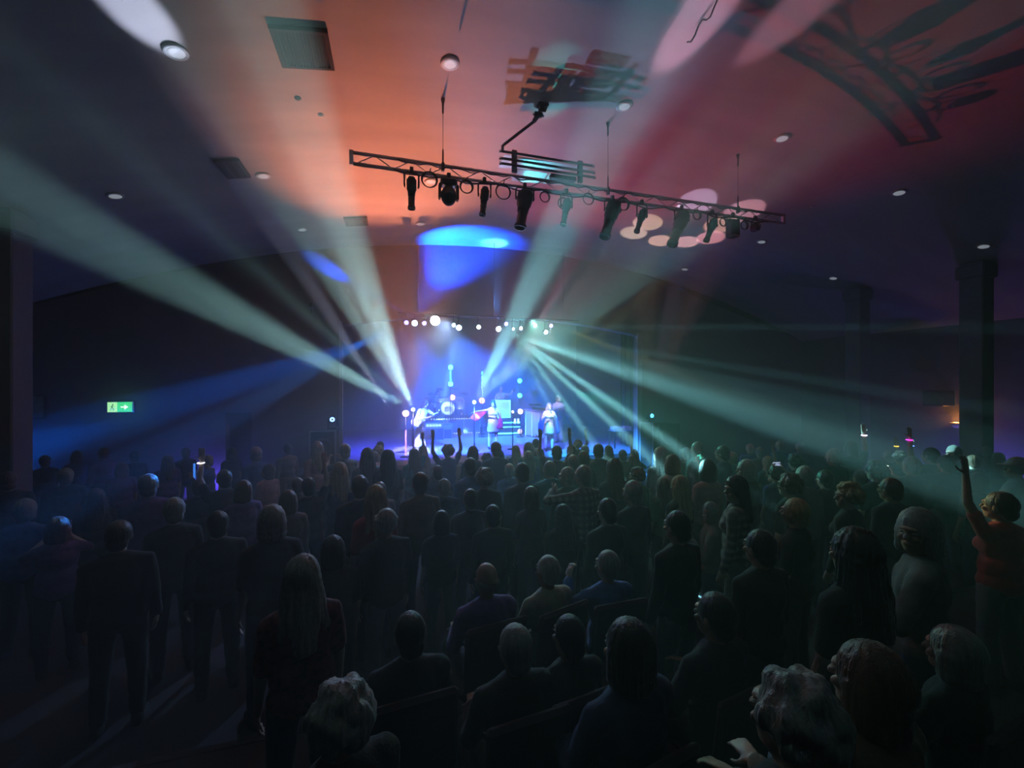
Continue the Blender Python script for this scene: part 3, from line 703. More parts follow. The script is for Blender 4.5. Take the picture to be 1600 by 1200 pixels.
# ---------------------------------------------------------------- stage equipment
def led(name, col, s): return emat(name, col, s)
G_ = led('green_led', (.06, 1, .32), 8); CY = led('cyan_led', (.1, .95, 1), 5); PU = led('violet_led', (.35, .25, 1), 6); WH = led('white_lamp', (1, .97, .9), 70)
BW = led('blue_white_led', (.45, .75, 1), 40); ORM = led('orange_lamp', (1, .40, .06), 6); TE = led('teal_beam_lens', (.6, 1, 1), 60)
# bar above the stage front with its lamps
zb = 4.88
bx0, bx1 = on_y(622, 505, 11.75).x, on_y(905, 505, 11.75).x
PB = thing('lighting_bar', 'straight black lighting bar across the top of the stage opening', 'lighting bar', ((bx0+bx1)/2, 11.75, zb))
obj('pipe', MB().tube([(-(bx1-bx0)/2, 0, 0), ((bx1-bx0)/2, 0, 0)], .025, 10), M['black'], PB)
for s in (-.8, 0, .8): obj('hanger', MB().tube([(s*(bx1-bx0)/2, 0, 0), (s*(bx1-bx0)/2, 0, vault(s*3)-zb-.05)], .008, 6), M['black'], PB)
PARS = [(635, 504, PU, 'violet', .06), (648, 505, BW, 'blue-white', .075), (663, 505, PU, 'violet', .06), (680, 501, WH, 'dazzling white', .13), (709, 508, BW, 'small blue-white', .05),
        (717, 512, BW, 'blue-white', .075), (748, 511, TE, 'teal', .055), (779, 514, BW, 'blue-white', .075), (791, 506, PU, 'violet', .06), (802, 514, TE, 'small pale teal', .035),
        (814, 513, BW, 'small blue-white', .05), (836, 508, PU, 'violet', .065), (853, 519, BW, 'tilted white', .06), (861, 509, PU, 'violet', .06)]
EXTRA = {635: 'left of all the lamps on the bar', 648: 'pouring beams, second from the left', 663: 'between the blue beam lamp and the white one', 680: 'brightest of the bar',
         709: 'fifth from left, sending beams down', 717: 'sixth from the left', 748: 'with thin beams to the right', 779: 'in the middle right of the bar', 791: 'just above the middle right lamp',
         802: 'tiny, where the thin beams cross', 814: 'right of the crossing beams', 836: 'third from the right end', 853: 'hanging lowest near the right end', 861: 'last at the right end'}
for px, py, em, cn, r in PARS:
    p = on_y(px, py, 11.62); t = thing('par_lamp', cn+' round stage lamp on the bar, '+EXTRA[px], 'stage lamp', p, 0, 'lamps on the lighting bar')
    obj('housing', MB().lathe([(0, -.16), (r*.8, -.15), (r*1.15, -.02), (r*1.15, .02), (r*1.02, .02), (r*1.0, -.04)], (0, 0, 0), (0, -1, -.25), 18), M['black'], t)
    obj('lens', MB().lathe([(0, .018), (r*.6, .015), (r, .0), (r, -.01), (0, -.01)], (0, 0, 0), (0, -1, -.25), 18), em, t)
    obj('bracket', MB().tube([(0, .06, .0), (0, .1, .06), (0, .13, max(.07, zb-p.z+.03))], .012, 6), M['black'], t)
# stands with floor lamps
def stand_lamp(px, py, y, em, lab, r=.09, z0=SZ, name='floor_lamp', ax=(0, -1, .2)):
    p = on_y(px, py, y); t = thing(name, lab, 'stage lamp', (p.x, p.y, z0)); h = p.z-z0
    obj('pole', MB().tube([(0, 0, .02), (0, 0, h-.05)], .018, 8), M['black'], t)
    if px == 634: obj('lit_band_glow', MB().box((0, -.04, .45), (.05, .03, .8), bev=.004), led('orange_lit_band', (1, .36, .08), 1.3), t)  # glow added for the band lit orange below the lamp
    obj('base', MB().lathe([(0, 0), (.18, 0), (.18, .02), (.03, .04), (0, .04)], n=20), M['black'], t)
    obj('housing', MB().lathe([(0, -.16), (r*.8, -.15), (r*1.15, -.02), (r*1.15, .015), (r*1.02, .015), (r, -.04)], (0, 0, h), ax, 18), M['black'], t)
    obj('lens', MB().lathe([(0, .014), (r*.6, .01), (r, -.0), (r, -.01), (0, -.01)], (0, 0, h), ax, 18), em, t)
    return t
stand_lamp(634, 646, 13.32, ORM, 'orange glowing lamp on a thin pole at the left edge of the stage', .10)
stand_lamp(645.5, 640, 13.36, TE, 'beam light on a pole throwing the pale fan to the upper left', .05)
stand_lamp(707, 621, 18.6, ORM, 'orange lamp glowing behind the round drum', .12, 1.28)
stand_lamp(753, 626, 18.4, ORM, 'orange lamp just left of the dark haired singer', .13, SZ)
stand_lamp(741, 628.5, 13.84, TE, 'beam light on a pole throwing the pale fan to the upper right', .055)
stand_lamp(801, 643.5, 13.84, led('pale_green_lens', (.8, 1, .7), 30), 'small beam light throwing a thin yellowish green beam, left of the panelled booth', .04)
stand_lamp(813, 643, 17.0, led('cream_lamp', (1, .75, .45), 2.5), 'cream coloured round lamp against the left edge of the booth', .12)
# vertical LED columns
def led_column(px, y, tops, discs, lab, dots=5):
    a = on_y(px, tops[0], y); b = on_y(px, tops[1], y); t = thing('led_strip_light', lab, 'LED light', (a.x, y, SZ))
    obj('pole', MB().tube([(0, .03, .02), (0, .03, a.z-SZ+.05)], .02, 8).lathe([(0, 0), (.16, 0), (.16, .02), (0, .02)]), M['black'], t)
    for q in discs:
        z = on_y(px, q, y).z-SZ; obj('disc_lamp', MB().lathe([(0, .03), (.09, .028), (.105, .0), (.105, -.02), (0, -.02)], (0, -.02, z), (0, -1, 0), 18), G_, t)
    for k in range(dots):
        z = b.z+(a.z-b.z)*(k+.5)/dots-SZ; obj('led_cell', MB().box((0, -.02, z), (.05, .03, (a.z-b.z)/dots*.6), bev=.004), G_, t)
led_column(704, 18.3, (580, 595), (574, 600), 'green LED column with two round lamps above the round drum')
led_column(753, 17.5, (579, 594), (), 'short plain green LED strip on a pole in the middle of the stage', 2)
led_column(812, 18.3, (598, 599), (595, 618), 'pair of round green lamps on one pole left of the booth', 1)
# glowing frame and LED steps at the back
fa, fb = on_y(775, 626, 18.8), on_y(797, 652, 18.8)
t = thing('screen', 'cyan lit screen with a bright rectangular outline behind the singer', 'screen', ((fa.x+fb.x)/2, 18.8, SZ))
hx, z0, z1 = (fb.x-fa.x)/2, fb.z-SZ, fa.z-SZ
obj('display', MB().box((0, .03, (z0+z1)/2), (hx*2, .04, z1-z0)), led('cyan_screen', (.01, .38, .8), .9), t)
fr = MB()
for s in (-1, 1): fr.box((s*hx, 0, (z0+z1)/2), (.035, .03, z1-z0+.035)).box((0, 0, z0 if s < 0 else z1), (2*hx, .03, .035))
obj('light_frame', fr, CY, t); obj('bar', MB().box((-.1, 0, (z0+z1)/2), (.3, .02, .02)), CY, t)
obj('leg', MB().box((-hx*.8, .04, z0/2), (.05, .05, z0)), M['black'], t); obj('leg', MB().box((hx*.8, .04, z0/2), (.05, .05, z0)), M['black'], t)
sa, sb = on_y(778, 672, 17.6), on_y(815, 672, 17.6)
t = thing('led_step', 'low dark step with glowing cyan light bars and a dotted row behind the singer', 'LED step', ((sa.x+sb.x)/2, 17.6, SZ)); wd = sb.x-sa.x
obj('body', MB().box((0, .12, .17), (wd, .2, .34), bev=.01).box((0, .35, .35), (wd, .3, .7), bev=.01), M['blackmatt'], t)
for z, h, y in ((.10, .06, 0), (.36, .03, .18)): obj('light_bar', MB().box((0, y, z), (wd*.98, .03, h)), CY, t)
cell = MB().box((0, 0, 0), (.05, .03, .06), bev=.006).mesh('led_cell', CY)
for i in range(12): link('led_cell', cell, t, (-wd/2+wd*(i+.5)/12, .18, .56))
for i in range(2): obj('white_cell', MB().box((wd/2-.10-.16*i, .18, .62), (.07, .03, .22), bev=.006), WH if 0 else led('soft_white_led', (1, .95, .9), 2), t)
obj('orange_lamp', MB().lathe([(0, 0), (.10, 0), (.11, .03), (0, .03)], (wd/2-.1, -.03, .18), (0, -1, 0), 14), led('soft_orange_led', (1, .4, .15), 2), t)
# drum riser of flight cases
RZ = 1.28
ra, rb = on_y(672, 652, 18.9), on_y(750, 652, 18.9)
t = thing('drum_riser', 'dark blue drum riser with pale edges and a dotted light strip', 'riser', ((ra.x+rb.x)/2, 18.9, SZ)); wd = rb.x-ra.x
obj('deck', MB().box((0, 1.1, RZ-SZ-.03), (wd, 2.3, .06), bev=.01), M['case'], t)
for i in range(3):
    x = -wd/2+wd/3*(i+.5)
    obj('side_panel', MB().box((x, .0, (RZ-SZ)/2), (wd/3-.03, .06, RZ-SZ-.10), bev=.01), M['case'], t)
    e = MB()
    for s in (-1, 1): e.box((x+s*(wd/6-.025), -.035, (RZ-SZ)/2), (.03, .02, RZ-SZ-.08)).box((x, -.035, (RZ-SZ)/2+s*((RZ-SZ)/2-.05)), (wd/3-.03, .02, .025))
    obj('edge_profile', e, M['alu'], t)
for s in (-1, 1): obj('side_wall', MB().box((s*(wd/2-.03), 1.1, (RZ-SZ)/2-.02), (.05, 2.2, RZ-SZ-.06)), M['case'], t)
dot = MB().box((0, 0, 0), (.03, .02, .03)).mesh('led_dot', led('dot_led', (.7, .85, 1), 5))
for i in range(20): link('led_dot', dot, t, (-wd/2+wd*(i+.5)/20, -.05, RZ-SZ+.02))
for i in range(20): link('led_dot', dot, t, (-wd/2+wd*(i+.5)/20, -.05, .03))
# drum kit
kc = on_y(700, 637.5, 19.3)
t = thing('drum_kit', 'drum kit with a lit round kick drum head and brass cymbals on the riser', 'drum kit', (kc.x, 19.3, RZ)); kz = kc.z-RZ
drm = mat('drum_shell', (.30, .26, .42), .3, var=.05, coat=.4); skinm = mat('drum_head_glow', (.75, .85, .88), .5, var=.02, emit=(.6, .95, 1), es=1.6); brass = mat('cymbal_brass', (.75, .6, .3), .25, 1., var=.05)  # drum head given a glow of its own to brighten it
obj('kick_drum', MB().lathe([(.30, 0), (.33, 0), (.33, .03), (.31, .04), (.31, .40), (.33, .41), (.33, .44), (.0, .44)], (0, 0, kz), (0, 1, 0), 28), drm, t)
kh = obj('kick_head', MB().lathe([(0, -.005), (.31, -.005), (.31, .01), (0, .01)], (0, 0, kz), (0, 1, 0), 28), skinm, t)
dk = MB()   # printed group of four dark figures
for i, (x, h) in enumerate(((-.13, .24), (-.045, .30), (.045, .28), (.13, .25))):
    dk.prism([(x-.028, kz-.17), (x+.028, kz-.17), (x+.034, kz-.17+h*.55), (x+.045, kz-.17+h*.72), (x+.018, kz-.17+h*.80), (x+.02, kz-.17+h*.95), (x-.02, kz-.17+h*.95), (x-.018, kz-.17+h*.8), (x-.045, kz-.17+h*.72), (x-.034, kz-.17+h*.55)], -.012, -.006)
obj('print', dk, M['blackmatt'], kh)
for x, y, z, r, h in ((-.33, .1, .78, .15, .2), (.0, .12, .82, .15, .2), (.62, .35, .45, .21, .38), (-.55, .5, .6, .17, .14)):
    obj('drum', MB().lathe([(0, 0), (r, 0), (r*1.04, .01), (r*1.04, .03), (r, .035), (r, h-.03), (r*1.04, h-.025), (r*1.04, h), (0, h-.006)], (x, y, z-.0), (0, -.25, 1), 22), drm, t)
for x, y, z, r in ((-.75, .1, 1.15, .23), (.75, .1, 1.2, .25), (-.35, .25, 1.40, .2), (.35, .3, 1.42, .2), (-.9, .45, .95, .18)):
    obj('cymbal', MB().lathe([(.0, .03), (.04, .028), (.06, .008), (r, -.01), (r, -.013), (.05, .0), (0, .01)], (x, y, z), (.1, -.35, 1), 24), brass, t)
    obj('cymbal_stand', MB().tube([(x, y, z), (x, y+.03, .45)], .011, 6).tube([(x, y+.03, .5), (x-.18, y-.1, .01)], .009, 6).tube([(x, y+.03, .5), (x+.18, y-.1, .01)], .009, 6).tube([(x, y+.03, .5), (x, y+.22, .01)], .009, 6), M['chrome'], t)
obj('rack', MB().tube([(-.95, .3, .0), (-.95, .3, 1.0), (.95, .3, 1.0), (.95, .3, .0)], .02, 8), M['chrome'], t)
# amplifier racks beside the riser
def amp(px, py_t, py_b, y, w_, lab, disp):
    a = on_y(px, py_b, y); z0 = max(SZ, a.z); h = on_y(px, py_t, y).z-SZ
    t = thing('amplifier', lab, 'amplifier', (a.x, y, SZ)); obj('cabinet', MB().box((0, 0, h/2), (w_, .4, h), bev=.02), M['case'], t)
    obj('grille', MB().box((0, -.205, h*.30), (w_-.1, .02, h*.5), bev=.006), M['grille'], t)
    obj('control_panel', MB().box((0, -.205, h*.75), (w_-.1, .02, h*.28), bev=.006), M['alu'], t)
    if disp:
        for i in range(5): obj('indicator', MB().box((-w_*.3+w_*.15*i, -.22, h*.76), (.08, .01, .07)), led('amp_display', (.6, .85, 1), 2.5) if i == 0 else bpy.data.materials['amp_display'], t)
    for s in (-1, 1): obj('corner', MB().box((s*(w_/2-.02), -.2, h/2), (.03, .03, h), bev=.006), M['alu'], t)
amp(677, 657, 681, 17.3, .85, 'rack amplifier with a lit display beside the guitarist', True)
amp(697, 661, 680, 17.6, .5, 'plain dark amplifier cabinet in front of the drum riser', False)
# panelled booth with a music stand
pa, pb = on_y(822, 677, 17.4), on_y(852, 684, 15.9)
pa.z = pb.z = SZ; bd = Vector((pb.x-pa.x, pb.y-pa.y, 0)); bl_ = bd.length; ang = atan2(bd.y, bd.x)
t = thing('keyboard_booth', 'pale violet panelled keyboard booth right of the stage centre', 'booth', pa, ang)
bh = on_y(822, 640, 17.4).z-SZ
bl_ = max(bl_, 1.6)
obj('worktop', MB().box((bl_/2, .3, bh), (bl_+.1, .75, .06), bev=.015), mat('violet_board', (.22, .18, .5), .4, var=.05), t)
for i in range(3): obj('panel', MB().box((bl_*(i+.5)/3, 0, (bh-.03)/2), (bl_/3-.04, .04, bh-.10), bev=.008), M['wood'], t)
for i in range(4): obj('post', MB().box((bl_*i/3, -.01, (bh-.03)/2), (.05, .07, bh-.04), bev=.008), M['white'], t)
for s in (0, 1): obj('side_panel', MB().box((bl_*s, .3, (bh-.03)/2), (.04, .58, bh-.06)), M['wood'], t)
t2 = thing('keyboard', 'black stage keyboard lying on the violet booth', 'keyboard', t.location+Matrix.Rotation(ang, 3, 'Z') @ Vector((bl_/2, .32, bh+.03)), ang)
obj('case', MB().box((0, 0, .045), (1.2, .32, .09), bev=.015), M['black'], t2)
wk = MB().box((0, 0, 0), (.028, .14, .012), bev=.002).mesh('key', M['white'])
for i in range(36): link('key', wk, t2, (-.54+.031*i, .05, .095))
t3 = thing('music_stand', 'thin black music stand on top of the booth', 'music stand', t.location+Matrix.Rotation(ang, 3, 'Z') @ Vector((.55, .12, bh+.03)), 0)
obj('pole', MB().tube([(0, 0, 0), (0, 0, .2)], .012, 6).lathe([(0, 0), (.09, 0), (.09, .012), (0, .012)]), M['black'], t3)
obj('tray', MB().box((0, 0, .21), (.55, .2, .015), Matrix.Rotation(.25, 3, 'X'), bev=.004), M['black'], t3)
# loudspeakers at the stage front
def cabinet(name, x, y, z0, w_, d, h, rz, lab, woof=2, frame='alu', cat='speaker'):
    t = thing(name, lab, cat, (x, y, z0), rz); obj('cabinet', MB().box((0, 0, h/2), (w_, d, h), bev=.02), M['blackmatt'], t)
    e = MB()
    for s in (-1, 1): e.box((s*(w_/2-.02), -d/2, h/2), (.035, .03, h)).box((0, -d/2, h/2+s*(h/2-.02)), (w_, .03, .035))
    obj('frame', e, M[frame], t)
    for k in range(woof):
        z = h*(k+.5)/woof; r = min(w_*.36, h/woof*.4)
        obj('woofer', MB().lathe([(r, .0), (r*1.05, .02), (r*.92, .025), (r*.3, -.05), (0, -.04)], (0, -d/2-.005, z), (0, -1, 0), 20), M['grille'], t)
    return t
a = on_y(505, 671, 11.55)
cabinet('subwoofer', a.x, 11.55, 0, .62, .5, a.z, .1, 'large dark loudspeaker cabinet with pale edges left of the stage opening', 2)
a = on_y(1014, 659, 11.5)
M['pale'] = M['pale_trim']
cabinet('loudspeaker', a.x, 11.5, .0, .45, .45, a.z, -.95, 'narrow angled loudspeaker with a pale frame and two cones right of the stage', 2, 'pale')
a2 = on_y(1037, 661, 11.75)
cabinet('subwoofer', a2.x, 11.75, 0, .75, .6, a2.z, 0, 'dark bass cabinet standing right of the narrow framed loudspeaker', 2, 'grille')
def small_head(px, py, y, z0, lab, em=None):
    p = on_y(px, py, y); t = thing('moving_head_light', lab, 'stage light', (p.x, y, z0)); h = max(p.z-z0, .2)
    obj('base', MB().box((0, 0, .04), (.24, .2, .08), bev=.02), M['black'], t)
    for s in (-1, 1): obj('yoke_arm', MB().tube([(s*.11, 0, .06), (s*.11, 0, h), (s*.10, 0, h+.02)], .018, 8), M['black'], t)
    mb = MB(); ell(mb, (0, 0, h), (.09, .12, .10)); obj('head', mb, M['black'], t)
    obj('lens', MB().lathe([(0, 0), (.05, -.002), (.06, -.02), (0, -.02)], (0, -.115, h), (0, -1, 0), 16), em or M['lens'], t)
small_head(520, 655, 11.55, on_y(505, 671, 11.55).z, 'black moving head light standing on the left loudspeaker cabinet', led('dim_blue_lens', (.2, .4, 1), 6))
small_head(1016, 650, 11.5, a.z, 'small moving head light with a blue glow on the right loudspeaker', led('blue_lens', (.05, .4, 1), 14))
t = thing('equipment_table', 'low table with pale boxes at the right edge of the stage', 'table', (on_y(970, 670, 13.2).x, 13.2, SZ))
obj('tabletop', MB().box((0, 0, .62), (.8, .5, .04), bev=.01), M['case'], t)
for sx in (-1, 1):
    for sy in (-1, 1): obj('leg', MB().box((sx*.36, sy*.2, .3), (.04, .04, .6)), M['black'], t)
for k, (x, z, w_) in enumerate(((-.18, .64, .36), (.2, .64, .3))):
    tag(obj('equipment_box', MB().box((0, 0, .06), (w_, .3, .12), bev=.015), mat('pale_box', (.45, .38, .3), .6, var=.1) if k == 0 else bpy.data.materials['pale_box'], None, t.location+Vector((x, 0, z))),
        ['wider', 'narrower'][k]+' pale box lying on the table at the right edge of the stage', 'box', 'boxes on the equipment table')
# wall fittings
def green_sign():
    c = on_y(188, 636, YF-.06); k = (FX*(c.x-CX)+FY*c.y)/F
    t = thing('exit_sign', 'glowing green emergency exit sign on the dark wall at the left', 'exit sign', c); w_, h = 33*k*.94, 15*k
    obj('housing', MB().box((0, .02, 0), (w_+.04, .06, h+.04), bev=.01), M['white'], t)
    obj('green_panel', MB().box((w_*.2, -.015, 0), (w_*.6, .02, h)), led('exit_green', (.03, .75, .2), 1.4), t)
    obj('pale_panel', MB().box((-w_*.3, -.015, 0), (w_*.4, .02, h)), led('exit_pale', (.45, 1, .4), 1.5), t)
    mb = MB(); s = h/2
    mb.prism([(-.62*s, -.12*s), (0, -.12*s), (0, -.5*s), (.62*s, 0), (0, .5*s), (0, .12*s), (-.62*s, .12*s)], -.03, -.026)
    mb.v = [v+Vector((w_*.2, 0, 0)) for v in mb.v]; obj('arrow', mb, led('exit_white', (.9, 1, .9), 1.8), t)
    g = MB(); x = -w_*.3
    g.lathe([(0, 0), (.13*s, 0), (.13*s, .006), (0, .006)], (x+.1*s, -.026, .55*s), (0, -1, 0), 12)
    g.tube([(x+.05*s, -.028, .35*s), (x-.05*s, -.028, -.1*s)], .1*s, 6).tube([(x-.05*s, -.028, -.1*s), (x+.25*s, -.028, -.3*s), (x+.15*s, -.028, -.7*s)], .07*s, 6)
    g.tube([(x-.05*s, -.028, -.1*s), (x-.3*s, -.028, -.6*s)], .07*s, 6).tube([(x+.05*s, -.028, .3*s), (x+.4*s, -.028, .1*s)], .05*s, 6).tube([(x+.0*s, -.028, .3*s), (x-.3*s, -.028, .1*s)], .05*s, 6)
    obj('running_figure', g, led('exit_dark_green', (.02, .3, .06), .4), t)
green_sign()
point('exit_sign_glow', on_y(188, 636, YF-.4), 1.2, (.3, 1, .4), .1)
b = thing('glow_patch_board', 'dim pale board added for a glow patch at the far left of the dark wall', 'board', on_y(38, 636, YF-.03))  # made-up board in place of a dim glow on the wall
obj('board', MB().box((0, 0, 0), (.7, .03, .5), bev=.005), mat('board_pale', (.4, .42, .36), .8, var=.3, scale=6), b); obj('frame', MB().box((0, .01, .26), (.76, .04, .04)).box((0, .01, -.26), (.76, .04, .04)).box((-.37, .01, 0), (.04, .04, .5)).box((.37, .01, 0), (.04, .04, .5)), M['black'], b)
p = on_y(486, 478, YF-.08); t = thing('wall_speaker', 'small pale box fixed high on the wall left of the stage opening', 'speaker', p)
obj('cabinet', MB().box((0, 0, 0), (.12, .14, .22), bev=.015), M['pale_trim'], t); obj('grille', MB().box((0, -.075, .03), (.09, .01, .12)), M['grille'], t); obj('bracket', MB().box((0, .03, -.15), (.05, .05, .12)), M['black'], t)
def wallx(px, py, x):   # point on the right wall
    v = P(px, py, 1)-Vector((CX, 0, CZ)); return Vector((CX, 0, CZ))+v*((x-CX)/v.x)
q = wallx(1494, 666, 11.8)
t = thing('wall_lamp', 'orange glowing wall lamp near the right pillar above the crowd', 'lamp', q)
obj('shade', MB().lathe([(.03, -.05), (.10, .0), (.13, .10), (.12, .10), (.09, .01), (.0, -.03)], n=18), M['white'], t)
mb = MB(); ell(mb, (0, 0, .06), (.075, .075, .06)); obj('bulb', mb, led('lamp_bulb', (1, .5, .12), 9), t)
obj('arm', MB().tube([(0, 0, -.04), (.12, 0, -.06), (.2, 0, -.02)], .012, 6), M['black'], t)
point('wall_lamp_glow', q+Vector((-.05, -.05, .2)), 9, (1, .35, .08), .06)
q = wallx(1466, 622, 11.55)
t = thing('loudspeaker', 'black loudspeaker silhouetted on the violet right wall above the orange lamp', 'speaker', q, -pi/2-.2)
obj('cabinet', MB().box((0, 0, 0), (.55, .4, .45), bev=.03), M['black'], t); obj('grille', MB().box((0, -.2, 0), (.48, .02, .38), bev=.01), M['grille'], t); obj('bracket', MB().tube([(0, .2, 0), (0, .44, 0)], .03, 8), M['black'], t)
# ---------------------------------------------------------------- performers
BOOT = mat('white_boot', (.75, .73, .68), .35, var=.03)
CL['hot pink'] = mat('cloth_hot_pink', (.85, .05, .25), .7, var=.1, sheen=.3)
CL['gold white'] = mat('cloth_gold_white', (.62, .5, .30), .4, var=.25, scale=30)
CL['bright white'] = mat('cloth_bright_white', (.62, .60, .56), .6, var=.04, sheen=.2)
CL['royal blue'] = mat('cloth_royal_blue', (.02, .10, .42), .6, var=.1, sheen=.3)
CL['lilac'] = mat('cloth_lilac', (.45, .38, .75), .6, var=.08, sheen=.2)
def floor_at(px, d): return Vector((P(px, 700, d).x, P(px, 700, d).y, SZ))
def mic(hand_p, head_p, lab, sc_=1.):
    t = thing('microphone', lab, 'microphone', hand_p); d = (head_p-hand_p).normalized()
    obj('handle', MB().lathe([(0, -.07), (.011, -.07), (.015, .08), (.0, .08)], (0, 0, 0), d, 12), M['black'], t)
    obj('mesh_head', MB().lathe([(0, .07), (.018, .08), (.026, .10), (.024, .125), (0, .14)], (0, 0, 0), d, 14), M['chrome'], t)
def drape(parent, pts0, pts1, m, name='sleeve', th=.012):
    """cloth hanging between two polylines"""
    mb = MB(); n = len(pts0); K_ = 6; g0 = []
    for i in range(n):
        for k in range(K_+1):
            q = Vector(pts0[i]).lerp(Vector(pts1[i]), k/K_); q.y += .03*sin(i*2.4+k*.4)*k/K_; g0.append(q)
    fs = [(i*(K_+1)+k, (i+1)*(K_+1)+k, (i+1)*(K_+1)+k+1, i*(K_+1)+k+1) for i in range(n-1) for k in range(K_)]
    mb.add(g0, fs, True); o = obj(name, mb, m, parent); md = o.modifiers.new('t', 'SOLIDIFY'); md.thickness = th
    return o
def shaft(parent, s, col):
    mb = MB(); x = s*.122; capsule(mb, (x, 0, .40), (x+s*.004, -.01, .12), .066, .05); obj('boot_shaft', mb, col, parent)
# dark haired singer, arm stretched to the left of the picture
PSG = dict(L=((-.25, .35, -1), (.45, .75, .85), (.3, .5, .6), (.8, .1, 0), 1.2), R=((1, .05, -.10), (1, .35, -.12), (1, .35, -.2), (0, .3, -1), .3))
build_person('singer_a', PSG, turn=-.35, female=True, sleeve=0, skirt=.30)
f0 = floor_at(770, 14.5)
t = person('singer_a', f0, pi, 1.0, 'long', 'dark brown', 'bright white', 'bright white', 1, 'singer with long dark hair, short white dress and pink sleeves, arm stretched out on stage', None, 'dress_bodice', 'skirt')
sl = [(.22, 0, 1.42), (.35, .02, 1.38), (.47, .02, 1.37), (.58, .06, 1.36), (.68, .09, 1.34)]
drape(t, sl, [(.24, .02, 1.28), (.36, .05, 1.18), (.50, .08, 1.06), (.66, .11, .98), (.84, .14, 1.12)], CL['hot pink'])
drape(t, [(-.20, 0, 1.42), (-.24, .04, 1.30), (-.27, .10, 1.16), (-.22, .16, 1.2)], [(-.30, -.05, 1.25), (-.36, .02, 1.0), (-.36, .05, .70), (-.10, .14, .72)], CL['hot pink'])
mb = MB(); mb.lathe([(.15, 0), (.165, .01), (.165, .07), (.15, .08)], (0, 0, 1.07), n=24); mb.v = [Vector((v.x, v.y*.74, v.z)) for v in mb.v]; obj('belt', mb, M['chrome'], t)
for s in (-1, 1): shaft(t, s, BOOT)
mic(f0+Vector((.03, -.20, 1.43)), f0+Vector((.0, -.10, 1.58)), 'black microphone held by the dark haired singer in pink sleeves')
# blonde singer
PSB = dict(L=((-.35, .3, -1), (.55, .7, .8), (.4, .4, .6), (.8, .1, 0), 1.2), R=((.45, .3, -1), (-.5, .75, .75), (-.4, .4, .6), (-.8, .1, 0), 1.2))
build_person('singer_b', PSB, turn=.15, female=True, sleeve=.4, skirt=.28)
f1 = floor_at(858, 14.1)
t = person('singer_b', f1, pi-.1, .945, 'long', 'blonde', 'gold white', 'gold white', 1, 'blonde singer in a short gold and white dress with blue cape sleeves on stage', None, 'dress_bodice', 'skirt')
for s in (-1, 1): drape(t, [(s*.18, 0, 1.40), (s*.24, .05, 1.26), (s*.30, .10, 1.12), (s*.22, .2, 1.25)], [(s*.30, -.06, 1.2), (s*.40, -.04, .98), (s*.42, .0, .66), (s*.26, .08, .60)], CL['royal blue'])
for s in (-1, 1): shaft(t, s, BOOT)
mic(f1+Vector((-.02, -.24, 1.36)), f1+Vector((0, -.10, 1.5)), 'black microphone held by the blonde singer in front of the booth')
# man behind her
build_person('singer_m', dict(L=((-.3, .1, -1), (-.3, .5, -.6), (-.2, .5, -.6), (1, 0, 0), .5), R=((.35, .25, -1), (-.45, .8, .4), (-.3, .6, .4), (-.8, .1, 0), 1.)), turn=.1)
f2 = floor_at(872, 16.2)
t = person('singer_m', f2, pi+.15, 1.06, 'short', 'dark brown', 'lilac', 'bright white', 0, 'man in a lilac jacket and white flared trousers standing behind the blonde singer', None, 'jacket')
for s in (-1, 1): obj('trouser_flare', MB().lathe([(.065, .42), (.085, .25), (.13, .03), (.12, .03), (.06, .40)], (s*.122, 0, 0), n=20), CL['bright white'], t)
drape(t, [(-.22, 0, 1.36), (-.28, 0, 1.2), (-.34, .06, 1.0)], [(-.30, -.1, 1.1), (-.48, -.1, .8), (-.55, .0, .55)], CL['royal blue'], 'cape')
